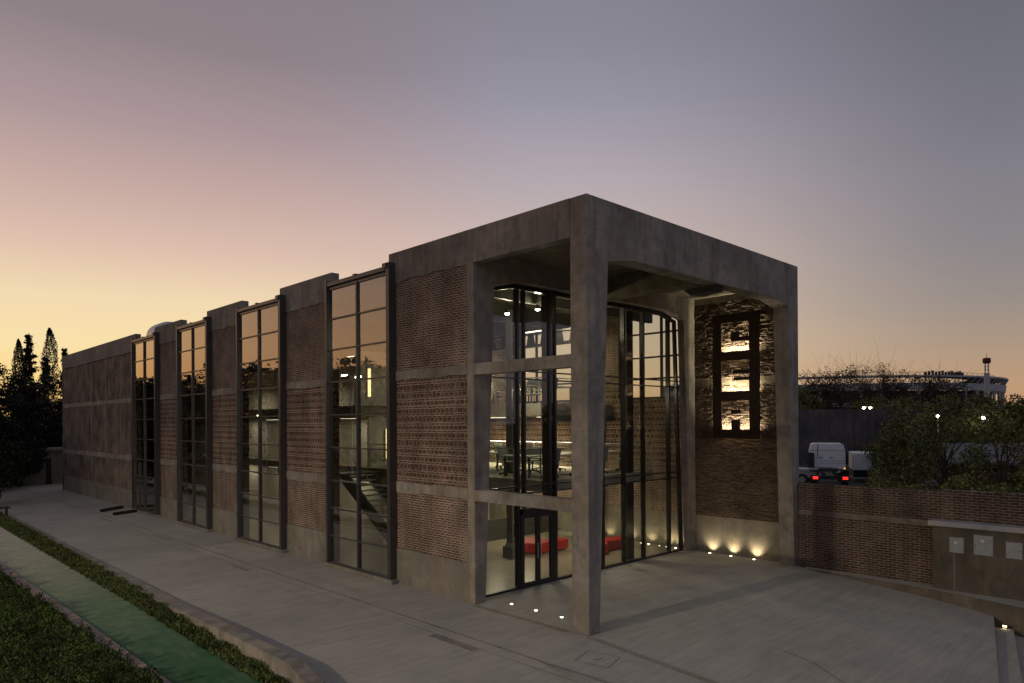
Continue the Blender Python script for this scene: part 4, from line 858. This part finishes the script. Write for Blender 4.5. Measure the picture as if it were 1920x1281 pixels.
def wood_(n):
    u = RNG.uniform(0, 1, n); x = -78+u*72+RNG.uniform(-5, 5, n); y = 22+u*96+RNG.uniform(-5, 5, n)+8*np.sin(u*9)
    top = 9.5+2.*np.sin(u*23)+1.3*np.sin(u*57+1)+.8*np.sin(u*131)+3.*u; return np.stack([x, y, top*RNG.uniform(0, 1, n)**.7], 1)
leaf_mass('distant_wood', wood_, 42000, .95, 'leaf_dark', 'dark wood beyond the lawn, mirrored in the tall windows', kind='stuff')
def wood2_(n):
    u = RNG.uniform(0, 1, n); x = 70+u*30+RNG.uniform(-5, 5, n); y = -60+u*58+RNG.uniform(-5, 5, n); top = 6.2+1.2*np.sin(u*19)+.9*np.sin(u*47+1); return np.stack([x, y, .4+top*RNG.uniform(0, 1, n)**.7], 1)
leaf_mass('distant_wood', wood2_, 16000, .7, 'leaf', 'far off trees beyond the street at the right', kind='stuff')
# ------------------------------------------------------------------ background things
ob = thing('outbuilding', 'low pale outbuilding with a dark doorway behind the far corner of the warehouse', 'building', (0, 61, 0))
MB().box(-1.0, 60.8, -.06, 5, 64, 2.9).build('wall', 'plaster', ob); MB().box(-1.3, 60.5, 2.901, 5.2, 64.3, 3.1).build('roof', 'conc', ob); MB().box(.1, 60.74, -.05, .5, 60.799, 2.25).build('door', 'rubber', ob)
ob = thing('far_shed', 'low roof with a pale edge glimpsed between the dark trees at left', 'building', (0, 72, 0)); MB().box(-9, 74, -.06, 14, 80, 4.0).build('wall', 'darkwall', ob); MB().box(-9.3, 73.6, 4.001, 14.3, 80.3, 4.35).build('roof', 'roofsheet', ob)
ob = thing('warehouse', 'long dark stained warehouse wall behind the white truck', 'building', (70, 16, 0)); wd = Vector((8.25, -7.98, 0)).normalized()
A = Vector((56, 27.1, 0)); Bq = A+wd*44; nv = Vector((.7, .72, 0))*8
mb = MB(); mb.prism([(A.x, A.y), (Bq.x, Bq.y), (Bq.x+nv.x, Bq.y+nv.y), (A.x+nv.x, A.y+nv.y)], 2, -.06, 6.3); mb.build('wall', 'darkwall', ob)
# semi-trailer tractor seen from behind
def oriented(mb_fn, name, mat, parent, **k): return local(mb_fn, name, mat, parent, **k)
tk = thing('truck', 'white truck tractor unit seen from behind with red tail lights on', 'truck', (39.3, 10.0, .55), rz=R(-66))
# local axes: +y away from the camera, x to the right
cab = MB(); 
cab.prism([(-1.22, 1.05), (-1.0, .9), (-.95, 1.1), (.35, 1.1), (.5, .72), (1.12, .72), (1.22, 1.05), (1.2, 2.3), (1.08, 2.76), (.93, 2.86), (-.95, 2.86), (-1.12, 2.76), (-1.22, 2.3)], 1, 0, 2.1)
local(cab, 'cab', 'truckwhite', tk, bevel=.035)
ln_ = MB(); ln_.box(-1.19, -.012, 2.34, 1.19, -.001, 2.36); ln_.box(-.66, -.02, 1.72, -.62, -.001, 2.82); ln_.box(-.52, -.02, 1.8, -.32, -.001, 1.86); ln_.box(.18, -.02, 1.8, .38, -.001, 1.86); ln_.box(-.6, -.01, 1.6, 1.18, -.001, 1.615); ln_.box(-.6, -.01, 1.42, 1.18, -.001, 1.435)
local(ln_, 'panel_seam', 'rubber', tk)
local(MB().box(-1.32, -.55, .5, -.88, -.05, 2.2), 'exhaust_stack', 'rubber', tk, bevel=.05)
ch = MB(); ch.box(-.45, -4.2, .75, -.3, 0, 1.0); ch.box(.3, -4.2, .75, .45, 0, 1.0); ch.box(-.6, -2.9, 1.0, .6, -1.8, 1.18); ch.box(-1.2, -4.3, .55, 1.2, -4.2, .8); local(ch, 'chassis', 'rubber', tk)
for sx in (-1, 1):
    for yy_ in (-2.4, 1.4): 
        wh = local(MB().tube([(sx*.75, yy_, .5), (sx*1.2, yy_, .5)], .5, 20), 'wheel', 'rubber', tk); local(MB().tube([(sx*1.201, yy_, .5), (sx*1.22, yy_, .5)], .26, 12), 'hub', 'galv', wh)
    local(MB().box(sx*.95-.3, -3.1, 1.05, sx*.95+.3, -1.7, 1.12), 'mudguard', 'rubber', tk)
    tl = local(MB().box(sx*.92-.28, -4.38, .45, sx*.92+.28, -4.31, .8), 'tail_light', 'rubber', tk); local(MB().box(sx*.92-.16, -4.4, .69, sx*.92+.16, -4.381, .74).box(sx*.92-.16, -4.4, .59, sx*.92+.16, -4.381, .63), 'tail_lens', 'tail', tl)
    local(MB().box(sx*1.3-.06, .9, 1.3, sx*1.3+.14, 1.05, 2.05), 'mirror', 'rubber', tk)
local(MB().box(1.1, -.06, 1.02, 1.2, -.01, 1.08), 'marker_light', 'amber', tk)
pk = thing('pickup_truck', 'silver pickup truck parked left of the white truck, half behind the pillar', 'pickup', (36.4, 12.3, .55), rz=R(108))
bd = MB(); bd.prism([(-2.6, .5), (2.5, .5), (2.6, .95), (1.3, 1.12), (.8, 1.7), (-.5, 1.72), (-.75, 1.15), (-2.6, 1.15)], 1, -.9, .9); local(bd, 'body', 'silver', pk, bevel=.06)
local(MB().prism([(-.42, 1.2), (1.1, 1.2), (.75, 1.62), (-.4, 1.62)], 1, -.905, .905), 'side_window', 'carglass', pk)
for sx in (-1.65, 1.6):
    for sy in (-.85, .85): wh = local(MB().tube([(sx, sy-.12, .4), (sx, sy+.12, .4)], .4, 18), 'wheel', 'rubber', pk); local(MB().tube([(sx, sy-.125 if sy < 0 else sy+.121, .4), (sx, sy-.121 if sy < 0 else sy+.125, .4)], .22, 10), 'hub', 'galv', wh)
local(MB().box(-2.64, -.88, .8, -2.6, -.7, 1.1).box(-2.64, .7, .8, -2.6, .88, 1.1), 'tail_light', plain('red_lens', (.4, .02, .02), .3), pk)
vn_ = thing('box_trailer', 'plain white box trailer beside the white truck', 'trailer', (42.3, 8.4, .55), rz=R(-66)); local(MB().box(-.9, -.6, .85, 1.0, 3.4, 2.1), 'box', 'truckwhite', vn_, bevel=.03); local(MB().box(-.8, -.3, .3, .9, 3.2, .849), 'chassis', 'rubber', vn_)
for sx in (-1.2, .9):
    for yy_ in (.3, 2.6): local(MB().tube([(sx-.12, yy_, .42), (sx+.12, yy_, .42)], .42, 16), 'wheel', 'rubber', vn_)
sh = thing('open_shed', 'long shed with a pale grey sheet roof over dark red sides', 'shed', (29.7, -1.7, -.06), rz=R(-73))
local(MB().prism([(-.2, 2.85), (3.2, 3.75), (3.2, 3.85), (-.2, 2.95)], 0, -1.6, 4.2), 'roof', 'roofsheet', sh); local(MB().box(-1.5, .4, 0, 4.1, .5, 2.5), 'side_panel', 'maroon', sh); local(MB().box(-1.5, 3.0, 0, 4.1, 3.1, 3.6), 'rear_panel', 'maroon', sh)
for x in (-1.4, 1.4, 4.0): local(MB().box(x-.06, -.02, 0, x+.06, .1, 2.84), 'post', 'steel', sh)
# stadium
sd = thing('stadium', 'large round stadium with a pale ring roof and truss on the skyline', 'stadium', (330, 104, 0))
Cx = -12.82+380*math.cos(_a-R(23.8)); Cy = -10.66+380*math.sin(_a-R(23.8)); RR = 76
sd.location = (Cx, Cy, 0)
def ring(mb, r0, z0, r1, z1, n=160, a0=0, a1=2*math.pi):
    for k in range(n):
        a, b = a0+(a1-a0)*k/n, a0+(a1-a0)*(k+1)/n
        mb.quad((r0*math.cos(a), r0*math.sin(a), z0), (r0*math.cos(b), r0*math.sin(b), z0), (r1*math.cos(b), r1*math.sin(b), z1), (r1*math.cos(a), r1*math.sin(a), z1))
mb = MB(); ring(mb, RR, 16.8, RR+.3, 19.6); ring(mb, RR+.3, 19.6, RR-3, 19.6); local(mb, 'upper_fascia', 'stad', sd); mb = MB(); ring(mb, RR-4, 10.5, RR-4, 12.); local(mb, 'lower_fascia', 'stad', sd)
mb = MB(); ring(mb, RR-5, 0, RR-5, 16.8); local(mb, 'stand', 'stad_dark', sd)
mb = MB(); ring(mb, RR+1, 21.9, RR+1, 22.6); ring(mb, RR+1, 22.6, RR-14, 22.9); ring(mb, RR+1, 21.9, RR-14, 22.5); local(mb, 'ring_roof', 'stad', sd)
mb = MB()
for k in range(120):
    a = 2*math.pi*k/120; c_, s_ = math.cos(a), math.sin(a); b = a+math.pi/120
    mb.tube([((RR-.5)*c_, (RR-.5)*s_, 19.6), ((RR+.8)*math.cos(b), (RR+.8)*math.sin(b), 21.9)], .16, 3, False); mb.tube([((RR+.8)*math.cos(b), (RR+.8)*math.sin(b), 21.9), ((RR-.5)*math.cos(b+math.pi/120), (RR-.5)*math.sin(b+math.pi/120), 19.6)], .16, 3, False)
    mb.tube([((RR-4)*c_, (RR-4)*s_, 22.7), ((RR-4)*c_, (RR-4)*s_, 24.1)], .08, 3, False)
local(mb, 'truss', 'stad', sd)
mb = MB(); ring(mb, RR-4, 24.0, RR-4, 24.15); local(mb, 'handrail', 'stad', sd)
mb = MB()
for k in range(64):
    a = 2*math.pi*k/64; c_, s_ = math.cos(a), math.sin(a); mb.tube([((RR-1)*c_, (RR-1)*s_, 0), ((RR-1)*c_, (RR-1)*s_, 16.8)], .6, 4, False)
local(mb, 'pier', 'stad', sd)
mb = MB()
for k in range(13): a = R(236+k*1.35); mb.box((RR-6)*math.cos(a)-.4, (RR-6)*math.sin(a)-.4, 22.7, (RR-6)*math.cos(a)+.4, (RR-6)*math.sin(a)+.4, 24.4+.5*((k*7)%3)/2)
local(mb, 'floodlight_row', 'rubber', sd)
ms = thing('lamp_mast', 'tall pale mast with a dark lantern head rising in front of the stadium', 'mast', (248, 43.2, -.06))
local(MB().tube([(0, 0, 0), (0, 0, 19.8)], [.95, .78], 12), 'shaft', 'stad', ms)
mb = MB()
for k in range(4): a = math.pi/4+k*math.pi/2; mb.tube([(.6*math.cos(a), .6*math.sin(a), 19.8), (.6*math.cos(a), .6*math.sin(a), 22.9)], .09, 4)
for z in (20.8, 21.8, 22.8): mb.box(-.6, -.6, z, .6, .6, z+.12)
local(mb, 'cage', 'stad', ms); local(MB().tube([(0, 0, 22.9), (0, 0, 23.5), (0, 0, 24.3), (0, 0, 24.6)], [1.0, 1.15, 1.1, .9], 10), 'lantern_head', 'maroon', ms); local(MB().tube([(0, 0, 24.6), (0, 0, 26.)], .06, 4), 'antenna', 'rubber', ms)
for k, (x, y, z, lb) in enumerate(((77.1, 20.6, 6.75, 'white flood lamp on the edge of the dark warehouse roof, left one of the pair'), (77.7, 20.03, 6.75, 'white flood lamp on the edge of the dark warehouse roof, right one of the pair'), (56.2, 7.2, 5.6, 'single white street lamp among the trees right of the warehouse'), (57.8, 4.2, 5.4, 'small white lamp among the trees under the mast'), (30., -3.6, 4.5, 'small warm lamp near the right edge above the shed'))):
    t_ = thing('street_lamp', lb, 'street lamp', (x, y, -.06), 'lamps among the trees at right'); local(MB().tube([(0, 0, 0), (0, 0, z)], [.09, .05], 6), 'pole', 'galv', t_)
    sc_ = 1 if x > 50 else .3
    hd = local(MB().box(-.35*sc_, -.25*sc_, z, .35*sc_, .25*sc_, z+.1*sc_), 'lamp_head', 'galv', t_); local(MB().tube([(-.2*sc_, 0, z-.1*sc_), (.2*sc_, 0, z-.1*sc_)], .09*sc_, 8), 'lens', 'cool', hd)
    lamp('street_lamp_light', 'POINT', t_, (0, 0, z-.35*sc_), 18 if x > 50 else 2, (1, .9, .6), .2)
tag(MB().quad((12.2, -60, .5), (120, -60, .5), (120, 120, .5), (12.2, 120, .5)).build('street', 'asphalt'), kind=ST)
